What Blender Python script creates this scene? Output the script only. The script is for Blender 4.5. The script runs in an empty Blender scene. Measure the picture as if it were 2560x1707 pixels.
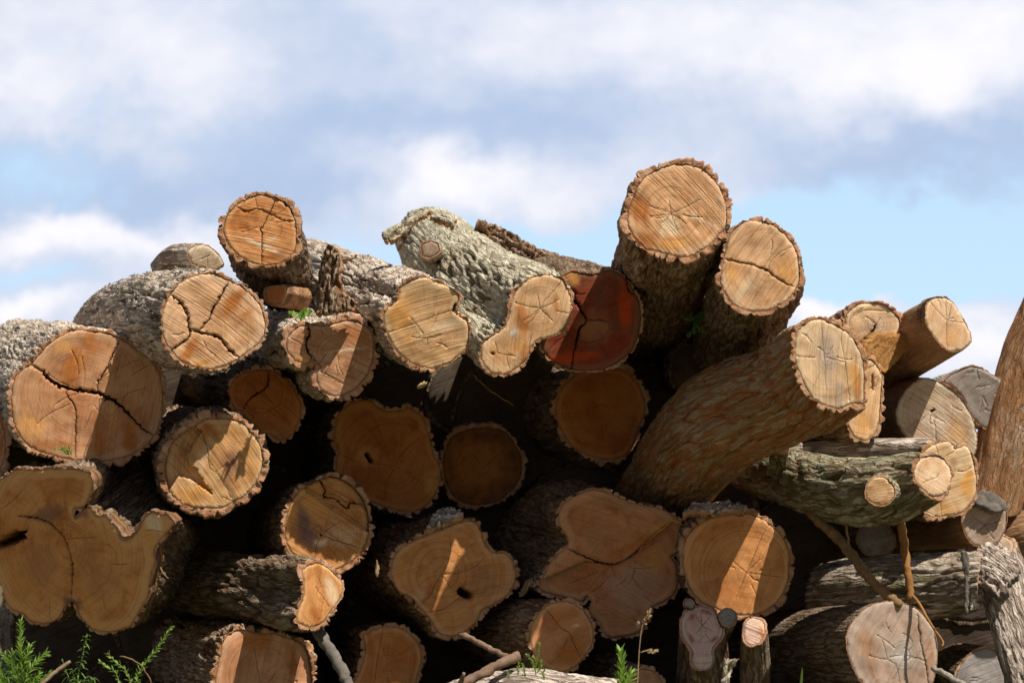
import bpy, math, random
import numpy as np
from mathutils import Vector, Quaternion
from mathutils.geometry import delaunay_2d_cdt

# ------------------------------------------------------------------ camera, sky, sun
scn = bpy.context.scene
FOC = 5689.0          # focal length in photograph pixels (80 mm on a 36 mm wide sensor, 2560 px)
CAM = np.array([0.0, 0.0, 0.70])
HOR = 1250.0          # photograph row of the horizon
cd = bpy.data.cameras.new('camera')
cam = bpy.data.objects.new('camera', cd)
scn.collection.objects.link(cam)
cam.location = CAM
cam.rotation_euler = (math.radians(90), 0, 0)
cd.lens = 80; cd.sensor_width = 36; cd.sensor_fit = 'HORIZONTAL'
cd.shift_y = (HOR - 853.5) / 2560
cd.clip_end = 3000
cd.dof.use_dof = True
cd.dof.focus_distance = 7.6
cd.dof.aperture_fstop = 3.2
scn.camera = cam
scn.render.resolution_x = 1024; scn.render.resolution_y = 682
scn.view_settings.view_transform = 'Standard'
scn.view_settings.look = 'None'
scn.view_settings.gamma = 1.0
scn.view_settings.exposure = 0.2
scn.cycles.max_bounces = 8
scn.cycles.diffuse_bounces = 4

SUN = np.array([0.40, -0.34, 0.85]); SUN /= np.linalg.norm(SUN)
sl = bpy.data.lights.new('sun', 'SUN')
sl.energy = 5.0; sl.angle = math.radians(0.5); sl.color = (1.0, 0.93, 0.82)
so = bpy.data.objects.new('sun', sl); scn.collection.objects.link(so)
so.rotation_euler = Vector(-SUN).to_track_quat('-Z', 'Y').to_euler()
so.location = (3, -3, 8)
SUN_EL = math.asin(SUN[2]); SUN_ROT = math.atan2(SUN[0], SUN[1])


class NT:
    """Small helper to write node trees."""
    def __init__(s, tree):
        s.t = tree; s.t.nodes.clear()
    def n(s, typ, **kw):
        nd = s.t.nodes.new(typ)
        for k, v in kw.items(): setattr(nd, k, v)
        return nd
    def put(s, sock, v):
        if v is None: return
        if hasattr(v, 'is_output') or isinstance(v, bpy.types.NodeSocket): s.t.links.new(v, sock)
        else: sock.default_value = v
    def m(s, op, a, b=None, c=None, clamp=False):
        nd = s.n('ShaderNodeMath', operation=op); nd.use_clamp = clamp
        s.put(nd.inputs[0], a); s.put(nd.inputs[1], b); s.put(nd.inputs[2], c)
        return nd.outputs[0]
    def vm(s, op, a, b=None):
        nd = s.n('ShaderNodeVectorMath', operation=op)
        s.put(nd.inputs[0], a); s.put(nd.inputs[1], b)
        return nd.outputs['Value'] if op == 'LENGTH' else nd.outputs[0]
    def mix(s, f, a, b, blend='MIX'):
        nd = s.n('ShaderNodeMix', data_type='RGBA', blend_type=blend)
        s.put(nd.inputs[0], f); s.put(nd.inputs[6], a); s.put(nd.inputs[7], b)
        return nd.outputs[2]
    def noise(s, vec, scale, detail=4, rough=0.55, dist=0.0):
        nd = s.n('ShaderNodeTexNoise')
        s.put(nd.inputs['Vector'], vec); nd.inputs['Scale'].default_value = scale
        nd.inputs['Detail'].default_value = detail; nd.inputs['Roughness'].default_value = rough
        nd.inputs['Distortion'].default_value = dist
        return nd.outputs[0]
    def noisec(s, vec, scale, detail=4, rough=0.55):
        nd = s.n('ShaderNodeTexNoise')
        s.put(nd.inputs['Vector'], vec); nd.inputs['Scale'].default_value = scale
        nd.inputs['Detail'].default_value = detail; nd.inputs['Roughness'].default_value = rough
        return nd.outputs[1]
    def ss(s, v, lo, hi):
        nd = s.n('ShaderNodeMapRange', interpolation_type='SMOOTHSTEP')
        s.put(nd.inputs[0], v); nd.inputs[1].default_value = lo; nd.inputs[2].default_value = hi
        return nd.outputs[0]
    def xyz(s, x, y, z):
        nd = s.n('ShaderNodeCombineXYZ')
        s.put(nd.inputs[0], x); s.put(nd.inputs[1], y); s.put(nd.inputs[2], z)
        return nd.outputs[0]
    def sep(s, v):
        nd = s.n('ShaderNodeSeparateXYZ'); s.put(nd.inputs[0], v)
        return nd.outputs


def build_world():
    w = bpy.data.worlds.new('World'); scn.world = w; w.use_nodes = True
    g = NT(w.node_tree)
    sky = g.n('ShaderNodeTexSky', sky_type='NISHITA')
    sky.sun_disc = False; sky.sun_elevation = SUN_EL; sky.sun_rotation = SUN_ROT
    sky.air_density = 0.8; sky.dust_density = 0.0; sky.ozone_density = 1.0
    tc = g.n('ShaderNodeTexCoord')
    o = g.sep(tc.outputs['Generated'])
    yy = g.m('MAXIMUM', g.m('ABSOLUTE', o[1]), 0.25)
    sx0 = g.m('DIVIDE', o[0], yy); sz0 = g.m('DIVIDE', o[2], yy)
    v0 = g.xyz(sx0, g.m('MULTIPLY', sz0, 1.25), 3.1)
    wv = g.sep(g.noisec(v0, 9.0, 6, 0.6))
    wv2 = g.sep(g.noisec(v0, 38.0, 7, 0.66))
    sx = g.m('ADD', sx0, g.m('ADD', g.m('MULTIPLY', g.m('SUBTRACT', wv[0], 0.5), 0.09), g.m('MULTIPLY', g.m('SUBTRACT', wv2[0], 0.5), 0.025)))
    sz = g.m('ADD', sz0, g.m('ADD', g.m('MULTIPLY', g.m('SUBTRACT', wv[1], 0.5), 0.075), g.m('MULTIPLY', g.m('SUBTRACT', wv2[1], 0.5), 0.026)))
    fb = g.noise(g.xyz(sx0, g.m('MULTIPLY', sz0, 1.4), 7.7), 17.0, 9, 0.66)
    def blobs(base, lst):
        acc = base
        for (dx, dz, a, b, wgt) in lst:
            x0 = (dx / .91875 - 1280) / FOC; z0 = (HOR - dz / .91875) / FOC
            a = a / .91875 / FOC; b = b / .91875 / FOC
            p = g.m('DIVIDE', g.m('SUBTRACT', sx, x0), a); q = g.m('DIVIDE', g.m('SUBTRACT', sz, z0), b)
            e = g.m('EXPONENT', g.m('MULTIPLY', g.m('ADD', g.m('MULTIPLY', p, p), g.m('MULTIPLY', q, q)), -1.0))
            acc = g.m('MULTIPLY_ADD', e, wgt, acc)
        return acc
    # cover: 1 = cloud, 0 = blue sky ; centres are directions in the sky, in photograph degrees
    cover = blobs(g.m('MULTIPLY_ADD', g.m('SUBTRACT', fb, 0.5), 0.9, 0.85), [
        (2080, 560, 440, 140, -1.6), (1500, 560, 260, 60, -0.65), (900, 560, 280, 55, -0.55),
        (1250, 590, 220, 60, -0.7), (60, 640, 220, 45, -0.45), (420, 300, 300, 90, -0.2), (120, 400, 260, 70, -0.45),
        (1870, 715, 110, 28, 0.9), (2290, 790, 170, 70, 0.9), (1850, 540, 60, 16, 0.35), (2230, 620, 130, 26, 0.4),
        (700, 720, 900, 60, -0.1)])
    bright = blobs(g.m('MULTIPLY_ADD', g.m('SUBTRACT', fb, 0.5), 0.95, 0.46), [
        (1950, 100, 560, 130, 0.42), (300, 150, 260, 120, 0.30), (60, 60, 200, 80, 0.15), (1250, 40, 300, 70, 0.2), (800, 130, 260, 70, -0.12), (2200, 190, 260, 70, 0.3),
        (250, 420, 420, 75, -0.50), (820, 300, 420, 60, -0.32), (1150, 270, 300, 40, -0.2), (2130, 370, 360, 75, -0.52), (1250, 200, 500, 50, -0.15), (1500, 260, 300, 60, -0.1),
        (1030, 420, 190, 75, 0.55), (1330, 450, 260, 60, 0.15), (150, 520, 220, 60, 0.6), (430, 540, 200, 50, 0.25),
        (60, 735, 160, 40, 0.6), (1870, 715, 130, 40, 0.6), (2290, 790, 200, 80, 0.5), (80, 240, 130, 60, 0.25), (700, 440, 200, 40, -0.2)])
    cover = g.ss(cover, 0.14, 0.74); bright = g.ss(bright, 0.02, 1.12)
    blue = g.mix(1.0, sky.outputs[0], (1.20, 1.12, 1.25, 1), 'MULTIPLY')
    blue = g.mix(0.75, blue, (6.2, 8.8, 11.0, 1))
    cloud = g.mix(bright, (4.7, 5.9, 8.1, 1), (10.1, 9.9, 10.3, 1))
    col = g.mix(cover, blue, cloud)
    # sky behind and overhead: clearer, warm tint added to redden the fill light
    clear = g.m('MAXIMUM', g.ss(o[1], 0.35, -0.2), g.ss(o[2], 0.26, 0.5))
    col = g.mix(1.0, col, (1.75, 1.75, 1.75, 1), 'MULTIPLY')
    warm_fill = g.mix(1.0, sky.outputs[0], (1.38, 1.08, 0.84, 1), 'MULTIPLY')
    col = g.mix(g.m('MULTIPLY', clear, 0.9), col, warm_fill)
    bg = g.n('ShaderNodeBackground'); g.put(bg.inputs[0], col); bg.inputs[1].default_value = 0.05
    out = g.n('ShaderNodeOutputWorld'); g.t.links.new(bg.outputs[0], out.inputs[0])
build_world()

# ------------------------------------------------------------------ maths helpers
CROPS = dict(A=(0, 600), B=(500, 440), C=(900, 500), D=(1480, 380), E=(1860, 700), F=(0, 900), G=(500, 880), H=(1040, 880),
             I=(1560, 900), J=(1860, 1067), K=(0, 1240), L=(600, 1240), M=(1200, 1240), N=(1860, 1240))
def px(c, x, y):
    """survey sheet coordinates -> photograph pixel"""
    if c == 'O': return x / .91875, y / .91875
    x0, y0 = CROPS[c]
    return x0 + x / 3.357, y0 + y / 3.357
def at(p, D):
    return np.array([(p[0] - 1280) * D / FOC, D, CAM[2] + (HOR - p[1]) * D / FOC])
def ray(p):
    return np.array([(p[0] - 1280) / FOC, 1.0, (HOR - p[1]) / FOC])
def unit(v):
    v = np.asarray(v, float); return v / np.linalg.norm(v)
def sstep(x, a, b):
    t = np.clip((x - a) / (b - a), 0, 1); return t * t * (3 - 2 * t)

def pn(x, y, P=4096, seed=0):
    """2-D gradient noise, periodic in x with period P"""
    ix = np.floor(x).astype(np.int64); iy = np.floor(y).astype(np.int64)
    fx = x - ix; fy = y - iy
    def grad(i, j):
        h = ((i % P) * 374761393 + j * 668265263 + seed * 2147483647) & 0xffffffff
        h = ((h ^ (h >> 13)) * 1274126177) & 0xffffffff
        h = h ^ (h >> 16)
        a = (h & 0xffff) / 65536.0 * 2 * np.pi
        return np.cos(a), np.sin(a)
    u = fx * fx * fx * (fx * (fx * 6 - 15) + 10); v = fy * fy * fy * (fy * (fy * 6 - 15) + 10)
    r = 0
    for di in (0, 1):
        for dj in (0, 1):
            gx, gy = grad(ix + di, iy + dj)
            d = gx * (fx - di) + gy * (fy - dj)
            r = r + d * (u if di else 1 - u) * (v if dj else 1 - v)
    return r * 1.5
def fbm(x, y, P=4096, seed=0, oct=4):
    r = 0; a = 1.0
    for k in range(oct):
        r = r + a * pn(x, y, P, seed + k); x = x * 2; y = y * 2; P *= 2; a *= 0.5
    return r

def catmull(pts, closed=True, sub=8):
    pts = np.asarray(pts, float); n = len(pts); out = []
    rng = range(n) if closed else range(n - 1)
    for i in rng:
        if closed: p0, p1, p2, p3 = pts[i - 1], pts[i], pts[(i + 1) % n], pts[(i + 2) % n]
        else: p0, p1, p2, p3 = pts[max(i - 1, 0)], pts[i], pts[i + 1], pts[min(i + 2, n - 1)]
        for k in range(sub):
            t = k / sub
            out.append(0.5 * ((2 * p1) + (-p0 + p2) * t + (2 * p0 - 5 * p1 + 4 * p2 - p3) * t * t + (-p0 + 3 * p1 - 3 * p2 + p3) * t ** 3))
    if not closed: out.append(pts[-1])
    return np.array(out)
def resample(p, step=None, n=None, closed=False):
    p = np.asarray(p, float)
    q = np.vstack([p, p[:1]]) if closed else p
    s = np.r_[0, np.cumsum(np.linalg.norm(np.diff(q, axis=0), axis=1))]
    L = s[-1]
    if n is None: n = max(3, int(round(L / step)) + (0 if closed else 1))
    t = np.linspace(0, L, n, endpoint=not closed)
    return np.stack([np.interp(t, s, q[:, k]) for k in range(q.shape[1])], 1), L
def inside(poly, pts):
    x, y = pts[:, 0], pts[:, 1]; r = np.zeros(len(pts), bool)
    n = len(poly); j = n - 1
    for i in range(n):
        xi, yi = poly[i]; xj, yj = poly[j]
        if yi != yj:
            c = ((yi > y) != (yj > y)) & (x < (xj - xi) * (y - yi) / (yj - yi) + xi)
            r ^= c
        j = i
    return r
def dist_poly(poly, pts, closed=True):
    """distance from pts to polyline, and the curve parameter 0..1 of the nearest point"""
    q = np.vstack([poly, poly[:1]]) if closed else poly
    best = np.full(len(pts), 1e9); par = np.zeros(len(pts)); m = len(q) - 1
    for i in range(m):
        a = q[i]; b = q[i + 1]; ab = b - a; l2 = max(ab @ ab, 1e-12)
        t = np.clip(((pts - a) @ ab) / l2, 0, 1)
        d = np.linalg.norm(pts - (a + t[:, None] * ab), axis=1)
        k = d < best; best[k] = d[k]; par[k] = ((i + t) / m)[k]
    return best, par

# ------------------------------------------------------------------ object helpers
COL = scn.collection
def mesh_obj(name, V, polys, mats, parent=None, matidx=None, smooth=True, fl=None, cols=None, uv=None):
    """polys: list of integer arrays (n,3) or (n,4); matidx: one material slot number per array"""
    me = bpy.data.meshes.new(name)
    V = np.asarray(V, np.float32)
    me.vertices.add(len(V)); me.vertices.foreach_set('co', V.ravel())
    polys = [np.asarray(p, np.int32) for p in polys]
    keep = [i for i, p in enumerate(polys) if len(p)]
    if matidx is None: matidx = [0] * len(polys)
    loops = np.concatenate([polys[i].ravel() for i in keep])
    tot = np.concatenate([np.full(len(polys[i]), polys[i].shape[1], np.int32) for i in keep])
    st = np.r_[0, np.cumsum(tot)[:-1]].astype(np.int32)
    mi = np.concatenate([np.full(len(polys[i]), matidx[i], np.int32) for i in keep])
    me.loops.add(len(loops)); me.loops.foreach_set('vertex_index', loops)
    me.polygons.add(len(tot)); me.polygons.foreach_set('loop_start', st)
    try: me.polygons.foreach_set('loop_total', tot)
    except Exception: pass
    me.polygons.foreach_set('material_index', mi)
    me.polygons.foreach_set('use_smooth', np.full(len(tot), smooth, bool))
    for m_ in mats: me.materials.append(m_)
    for k, a in (fl or {}).items():
        at_ = me.attributes.new(k, 'FLOAT', 'POINT'); at_.data.foreach_set('value', np.asarray(a, np.float32))
    for k, a in (cols or {}).items():
        at_ = me.attributes.new(k, 'FLOAT_COLOR', 'POINT'); at_.data.foreach_set('color', np.asarray(a, np.float32).ravel())
    if uv is not None:
        l = me.uv_layers.new(name='grain'); l.data.foreach_set('uv', np.asarray(uv, np.float32)[loops].ravel())
    me.update(calc_edges=True); me.validate()
    ob = bpy.data.objects.new(name, me); COL.objects.link(ob)
    if parent: ob.parent = parent
    return ob
def tag(o, label=None, cat=None, group=None, kind=None):
    if label: o['label'] = label
    if cat: o['category'] = cat
    if group: o['group'] = group
    if kind: o['kind'] = kind
    return o
def empty(name, loc, label, cat, group=None):
    o = bpy.data.objects.new(name, None); COL.objects.link(o)
    o.location = loc; o.empty_display_size = 0.1
    return tag(o, label, cat, group)
def tube(pts, rad, ns=7, closed_ends=True, seed=0, rough=0.0):
    """vertices and quads of a tube along pts with radius per point"""
    pts = np.asarray(pts, float); n = len(pts)
    T = np.gradient(pts, axis=0); T /= np.linalg.norm(T, axis=1)[:, None] + 1e-12
    ref = np.array([0, 0, 1.0]) if abs(T[0][2]) < .9 else np.array([1.0, 0, 0])
    A = np.cross(T, ref); A /= np.linalg.norm(A, axis=1)[:, None] + 1e-12
    B = np.cross(T, A)
    th = np.linspace(0, 2 * np.pi, ns, endpoint=False)
    rad = np.broadcast_to(np.asarray(rad, float), (n,))
    R = np.repeat(rad[:, None], ns, 1)
    if rough:
        rs = np.random.RandomState(seed)
        R = R * (1 + rough * fbm(np.repeat(th[None] / (2 * np.pi) * 4, n, 0), np.repeat(np.arange(n)[:, None] * 0.45, ns, 1), 4, seed, 3))
    V = pts[:, None] + R[..., None] * (np.cos(th)[None, :, None] * A[:, None] + np.sin(th)[None, :, None] * B[:, None])
    V = V.reshape(-1, 3)
    i = np.arange(n - 1)[:, None] * ns; j = np.arange(ns)[None]; j2 = (j + 1) % ns
    Q = np.stack([i + j, i + j2, i + ns + j2, i + ns + j], -1).reshape(-1, 4)
    caps = []
    if closed_ends:
        V = np.vstack([V, pts[:1], pts[-1:]])
        c0 = n * ns; c1 = c0 + 1
        k = np.arange(ns); k2 = (k + 1) % ns
        caps = np.vstack([np.stack([k2, k, np.full(ns, c0)], 1), np.stack([(n - 1) * ns + k, (n - 1) * ns + k2, np.full(ns, c1)], 1)])
    return V, Q, caps

# ------------------------------------------------------------------ materials
def new_mat(name):
    m = bpy.data.materials.new(name); m.use_nodes = True
    g = NT(m.node_tree)
    b = g.n('ShaderNodeBsdfPrincipled'); o = g.n('ShaderNodeOutputMaterial')
    g.t.links.new(b.outputs[0], o.inputs[0])
    b.inputs['Specular IOR Level'].default_value = 0.2
    return m, g, b
def attr(g, name):
    return g.n('ShaderNodeAttribute', attribute_name=name)
def bump(g, h, dist, strength=1.0):
    nd = g.n('ShaderNodeBump'); nd.inputs['Strength'].default_value = strength
    nd.inputs['Distance'].default_value = dist; g.put(nd.inputs['Height'], h)
    return nd.outputs[0]
def c4(c): return (c[0], c[1], c[2], 1.0)

WOODS = {  # base, second tone, edge (sapwood) tone
    'tan':   ((.69, .425, .225), (.57, .31, .14), (.72, .48, .275)),
    'gold':  ((.67, .385, .18), (.55, .265, .092), (.70, .44, .23)),
    'orange': ((.62, .29, .105), (.50, .185, .05), (.65, .355, .155)),
    'honey': ((.64, .30, .105), (.50, .19, .052), (.68, .36, .15)),  # redder tone for shaded faces, shade put into the colour
    'rose':  ((.60, .32, .17), (.47, .205, .09), (.64, .38, .22)),
    'russet': ((.58, .265, .115), (.44, .16, .055), (.61, .32, .155)),  # browner red for faces in shade, the colour carries the shade
    'red':   ((.23, .072, .036), (.28, .045, .016), (.26, .11, .058)),
    'pale':  ((.73, .505, .305), (.64, .395, .205), (.75, .545, .345)),
    'drift': ((.64, .51, .37), (.56, .41, .27), (.66, .54, .40)),
    'grey':  ((.43, .325, .235), (.34, .235, .155), (.45, .355, .265)),
    'dgrey': ((.36, .325, .29), (.29, .255, .22), (.37, .335, .30)),
    'amber': ((.52, .19, .052), (.40, .115, .026), (.55, .235, .075)),  # deep-set logs: darker, redder colour stands in for shade
    'umber': ((.20, .075, .028), (.15, .048, .016), (.21, .09, .035)),  # darkest tone, shade of the hollow put into the wood colour
    'black': ((.11, .08, .06), (.075, .052, .036), (.11, .08, .06)),  # near-black for the added filler logs, gap shade put into the colour
    'pink':  ((.60, .40, .32), (.53, .31, .23), (.62, .46, .39)),
}
def wood_mat(kind, saw=20.0, sawk=1.0, ringk=1.0, seed=0):
    rr_ = random.Random(seed * 31 + len(kind)); tv = rr_.uniform(.90, 1.07); tg_ = rr_.uniform(.97, 1.02); tb_ = rr_.uniform(.94, 1.06)
    base, second, edge = [(min(.82, c_[0] * tv), c_[1] * tv * tg_, c_[2] * tv * tb_) for c_ in WOODS[kind]]
    m, g, b = new_mat('sawn_wood')
    uv = g.n('ShaderNodeUVMap', uv_map='grain').outputs[0]
    p = g.sep(uv)
    off = g.vm('ADD', uv, (seed * 3.17, seed * 1.71, seed * .37))
    r = g.vm('LENGTH', uv)
    ang = g.m('ARCTAN2', p[1], p[0])
    wob = g.noise(off, 9, 3)
    # annual rings
    rr = g.m('ADD', g.m('MULTIPLY', r, 165.0), g.m('MULTIPLY', wob, 4.0))
    rv = g.noise(g.xyz(rr, g.m('MULTIPLY', wob, 1.5), seed * 1.3), 1.0, 2, .5)
    # rays and radial checks
    ray_ = g.noise(g.xyz(g.m('MULTIPLY', g.m('SINE', g.m('MULTIPLY', ang, .5)), 26.0), g.m('MULTIPLY', r, 5.0), seed + .5), 1.0, 4, .6)
    # chain-saw streaks across the cut, slightly arched
    a = math.radians(saw)
    su = g.m('ADD', g.m('MULTIPLY', p[0], math.cos(a)), g.m('MULTIPLY', p[1], math.sin(a)))
    sv = g.m('SUBTRACT', g.m('MULTIPLY', p[1], math.cos(a)), g.m('MULTIPLY', p[0], math.sin(a)))
    sv = g.m('ADD', sv, g.m('MULTIPLY', g.m('MULTIPLY', su, su), .35))
    swv = g.xyz(g.m('MULTIPLY', su, 4.0), g.m('MULTIPLY', sv, 170.0), seed * 2.3)
    saw1 = g.noise(swv, 1.0, 3, .6)
    saw2 = g.noise(g.xyz(g.m('MULTIPLY', su, 11.0), g.m('MULTIPLY', sv, 60.0), seed * 1.9), 1.0, 4, .6)
    big = g.noise(off, 7.5, 4, .6)
    bands = g.noise(g.xyz(g.m('MULTIPLY', su, 2.5), g.m('MULTIPLY', sv, 15.0), seed * 1.1), 1.0, 4, .55)
    mott = g.noise(off, 17, 5, .62)
    radial = g.noise(g.xyz(g.m('MULTIPLY', g.m('SINE', g.m('MULTIPLY', ang, .5)), 9.0), g.m('MULTIPLY', r, 3.0), seed + 4.5), 1.0, 4, .6)
    col = g.mix(g.ss(g.m('ADD', g.m('MULTIPLY', big, .5), g.m('ADD', g.m('MULTIPLY', bands, .25), g.m('MULTIPLY', radial, .25))), .42, .62), c4(base), c4(second))
    col = g.mix(g.m('MULTIPLY', g.ss(mott, .50, .72), .62), col, c4([x * k_ for x, k_ in zip(second, (.78, .62, .50))]))
    ed = attr(g, 'edge').outputs['Fac']
    col = g.mix(g.m('MULTIPLY', g.ss(g.m('ADD', ed, g.m('MULTIPLY', g.m('SUBTRACT', wob, .5), .08)), .86, .93), .8), col, c4(edge))
    st = attr(g, 'stain')
    sa = g.m('MULTIPLY', st.outputs['Alpha'], g.ss(g.m('ADD', g.m('MULTIPLY', bands, .6), g.m('MULTIPLY', ray_, .5)), .02, .36), clamp=True)
    col = g.mix(sa, col, st.outputs['Color'])
    dark = g.m('SUBTRACT', 1.0, g.m('MULTIPLY', g.ss(rv, .48, .72), .22 * ringk))
    dark = g.m('MULTIPLY', dark, g.m('SUBTRACT', 1.10, g.m('MULTIPLY', g.ss(saw1, .46, .72), .36 * sawk)))
    dark = g.m('MULTIPLY', dark, g.m('SUBTRACT', 1.03, g.m('MULTIPLY', g.ss(saw2, .48, .75), .20 * sawk)))
    dark = g.m('MULTIPLY', dark, g.m('SUBTRACT', 1.0, g.m('MULTIPLY', g.ss(ray_, .56, .75), .20)))
    grain = g.noise(off, 420, 3, .7)
    dark = g.m('MULTIPLY', dark, g.m('MULTIPLY_ADD', grain, .36, .82))
    spk = g.ss(g.noise(off, 150, 2, .5), .70, .78)
    col = g.mix(1.0, col, g.xyz(dark, dark, dark), 'MULTIPLY')
    col = g.mix(g.m('MULTIPLY', spk, .35), col, (.14, .07, .035, 1))
    ck = attr(g, 'crack').outputs['Fac']
    col = g.mix(g.m('MULTIPLY', ck, .96), col, (.022, .011, .006, 1))
    g.put(b.inputs['Base Color'], col)
    b.inputs['Roughness'].default_value = .82
    h = g.m('ADD', g.m('MULTIPLY', saw1, 1.0 * sawk), g.m('ADD', g.m('MULTIPLY', saw2, .7 * sawk), g.m('MULTIPLY', grain, .5)))
    h = g.m('ADD', h, g.m('MULTIPLY', rv, .25 * ringk))
    g.put(b.inputs['Normal'], bump(g, h, .0030, .8))
    return m

def bark_mat(name, ridge, furrow, lichen, lk=.5, lscale=14.0, moss=0.0, hue2=None, fib=1.0):
    m, g, b = new_mat(name)
    co = g.n('ShaderNodeTexCoord').outputs['Object']
    uv = g.n('ShaderNodeUVMap', uv_map='grain').outputs[0]
    h = attr(g, 'height').outputs['Fac']
    n1 = g.noise(co, 60, 5, .7); n2 = g.noise(co, 9, 4, .6); n3 = g.noise(co, 230, 3, .75)
    # fibrous plates and interlaced fissures running along the log
    wc = g.noisec(co, 11, 4, .6)
    wv = g.vm('ADD', uv, g.vm('MULTIPLY', g.vm('SUBTRACT', wc, (.5, .5, .5)), (.035, .06, 0)))
    f1 = g.noise(g.vm('MULTIPLY', wv, (80, 7, 1)), 1.0, 4, .6)
    f2 = g.m('ABSOLUTE', g.m('SUBTRACT', g.noise(g.vm('MULTIPLY', wv, (46, 5.5, 1)), 1.0, 2, .5), .5))
    f3 = g.m('ABSOLUTE', g.m('SUBTRACT', g.noise(g.vm('MULTIPLY', wv, (95, 13, 1)), 1.0, 2, .5), .5))
    fis = g.m('MULTIPLY', g.ss(f2, .005, .085), g.m('MULTIPLY_ADD', g.ss(f3, .0, .07), .45, .55))    # 0 in a fissure
    hh = g.ss(g.m('ADD', h, g.m('ADD', g.m('MULTIPLY', g.m('SUBTRACT', n1, .5), .3), g.m('MULTIPLY', g.m('SUBTRACT', f1, .5), .8 * fib))), .06, .52)
    hh = g.m('MULTIPLY', hh, g.m('MULTIPLY_ADD', fis, .85 * fib, 1 - .85 * fib))
    rc = g.mix(g.ss(g.m('ADD', g.m('MULTIPLY', n2, .6), g.m('MULTIPLY', f1, .4)), .38, .62), c4(ridge), c4(hue2 or [x * .72 for x in ridge]))
    col = g.mix(hh, c4(furrow), rc)
    lm = g.m('MULTIPLY', g.ss(g.m('ADD', g.noise(co, lscale, 7, .75), g.m('MULTIPLY', g.m('SUBTRACT', n3, .5), .25)), .60 - .13 * lk, .75 - .13 * lk), hh)
    col = g.mix(g.m('MULTIPLY', lm, min(1, .5 + .3 * lk)), col, c4(lichen))
    if moss:
        mm = g.ss(g.m('ADD', g.noise(co, 10, 6, .72), g.m('MULTIPLY', g.m('SUBTRACT', n3, .5), .3)), .60 - .25 * moss, .80 - .25 * moss)
        col = g.mix(g.m('MULTIPLY', mm, .8), col, (.075, .085, .028, 1))
    v = g.m('MULTIPLY', g.m('MULTIPLY_ADD', n3, .7, .66), g.m('MULTIPLY_ADD', f1, 1.1, .48))
    col = g.mix(1.0, col, g.xyz(v, v, v), 'MULTIPLY')
    g.put(b.inputs['Base Color'], col); b.inputs['Roughness'].default_value = .93
    b.inputs['Specular IOR Level'].default_value = .1
    hb = g.m('ADD', g.m('MULTIPLY', f1, 1.0 * fib), g.m('ADD', g.m('MULTIPLY', n3, .30), g.m('MULTIPLY', n1, .35)))
    hb = g.m('ADD', hb, g.m('MULTIPLY', fis, .9 * fib))
    g.put(b.inputs['Normal'], bump(g, hb, .008, .9))
    return m
BARK = {
    'grey':   bark_mat('grey_bark', (.76, .66, .55), (.15, .095, .06), (.74, .72, .59), .5, fib=.8, hue2=(.58, .47, .37)),
    'lichen': bark_mat('lichen_bark', (.62, .56, .43), (.14, .105, .06), (.70, .70, .53), .9, 26, .12, (.47, .41, .30), fib=.75),
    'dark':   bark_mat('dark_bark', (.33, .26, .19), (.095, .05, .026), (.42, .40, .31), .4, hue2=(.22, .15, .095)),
    'brown':  bark_mat('brown_bark', (.47, .35, .25), (.15, .072, .032), (.50, .46, .37), .35, hue2=(.33, .215, .135)),
    'olive':  bark_mat('olive_bark', (.50, .365, .225), (.36, .13, .042), (.40, .36, .22), .4, 12, hue2=(.33, .225, .125)),
    'moss':   bark_mat('mossy_bark', (.40, .36, .25), (.12, .07, .036), (.58, .62, .44), .9, 20, .4, (.28, .25, .16)),
    'pale':   bark_mat('pale_bark', (.72, .62, .53), (.17, .115, .085), (.60, .57, .46), .6, 18, .12, (.47, .385, .315)),
    'bare':   bark_mat('bare_trunk', (.50, .315, .185), (.26, .125, .06), (.58, .46, .35), .4, 7, hue2=(.35, .19, .095), fib=.55),
    'orange': bark_mat('orange_bark', (.46, .28, .155), (.24, .11, .045), (.52, .42, .32), .6, 6, hue2=(.36, .185, .085), fib=.7),
    'patchy': bark_mat('patchy_bark', (.64, .55, .45), (.14, .09, .06), (.68, .64, .53), .5, 12, .55, (.40, .31, .235)),
}
def rim_mat():
    m, g, b = new_mat('cut_bark')
    co = g.n('ShaderNodeTexCoord').outputs['Object']
    n = g.noise(co, 28, 4, .6); f = g.noise(co, 220, 3, .7)
    col = g.mix(g.ss(n, .35, .65), (.62, .37, .225, 1), (.46, .215, .105, 1))
    v = g.m('MULTIPLY_ADD', f, .9, .55)
    col = g.mix(1.0, col, g.xyz(v, v, v), 'MULTIPLY')
    col = g.mix(g.m('MULTIPLY', attr(g, 'gap').outputs['Fac'], .85), col, (.03, .015, .008, 1))
    g.put(b.inputs['Base Color'], col); b.inputs['Roughness'].default_value = .9
    g.put(b.inputs['Normal'], bump(g, g.m('ADD', n, f), .006, .9))
    return m
RIM = rim_mat()
def plain_mat(name, c1, c2, scale=20, rough=.85, bumpd=.004, stretch=None):
    m, g, b = new_mat(name)
    co = g.n('ShaderNodeTexCoord').outputs['Object']
    if stretch: co = g.vm('MULTIPLY', co, stretch)
    n = g.noise(co, scale, 5, .65); f = g.noise(co, scale * 9, 3, .7)
    col = g.mix(g.ss(n, .3, .7), c4(c1), c4(c2))
    v = g.m('MULTIPLY_ADD', f, .7, .65)
    col = g.mix(1.0, col, g.xyz(v, v, v), 'MULTIPLY')
    g.put(b.inputs['Base Color'], col); b.inputs['Roughness'].default_value = rough
    g.put(b.inputs['Normal'], bump(g, g.m('ADD', n, f), bumpd, .8))
    return m
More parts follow.
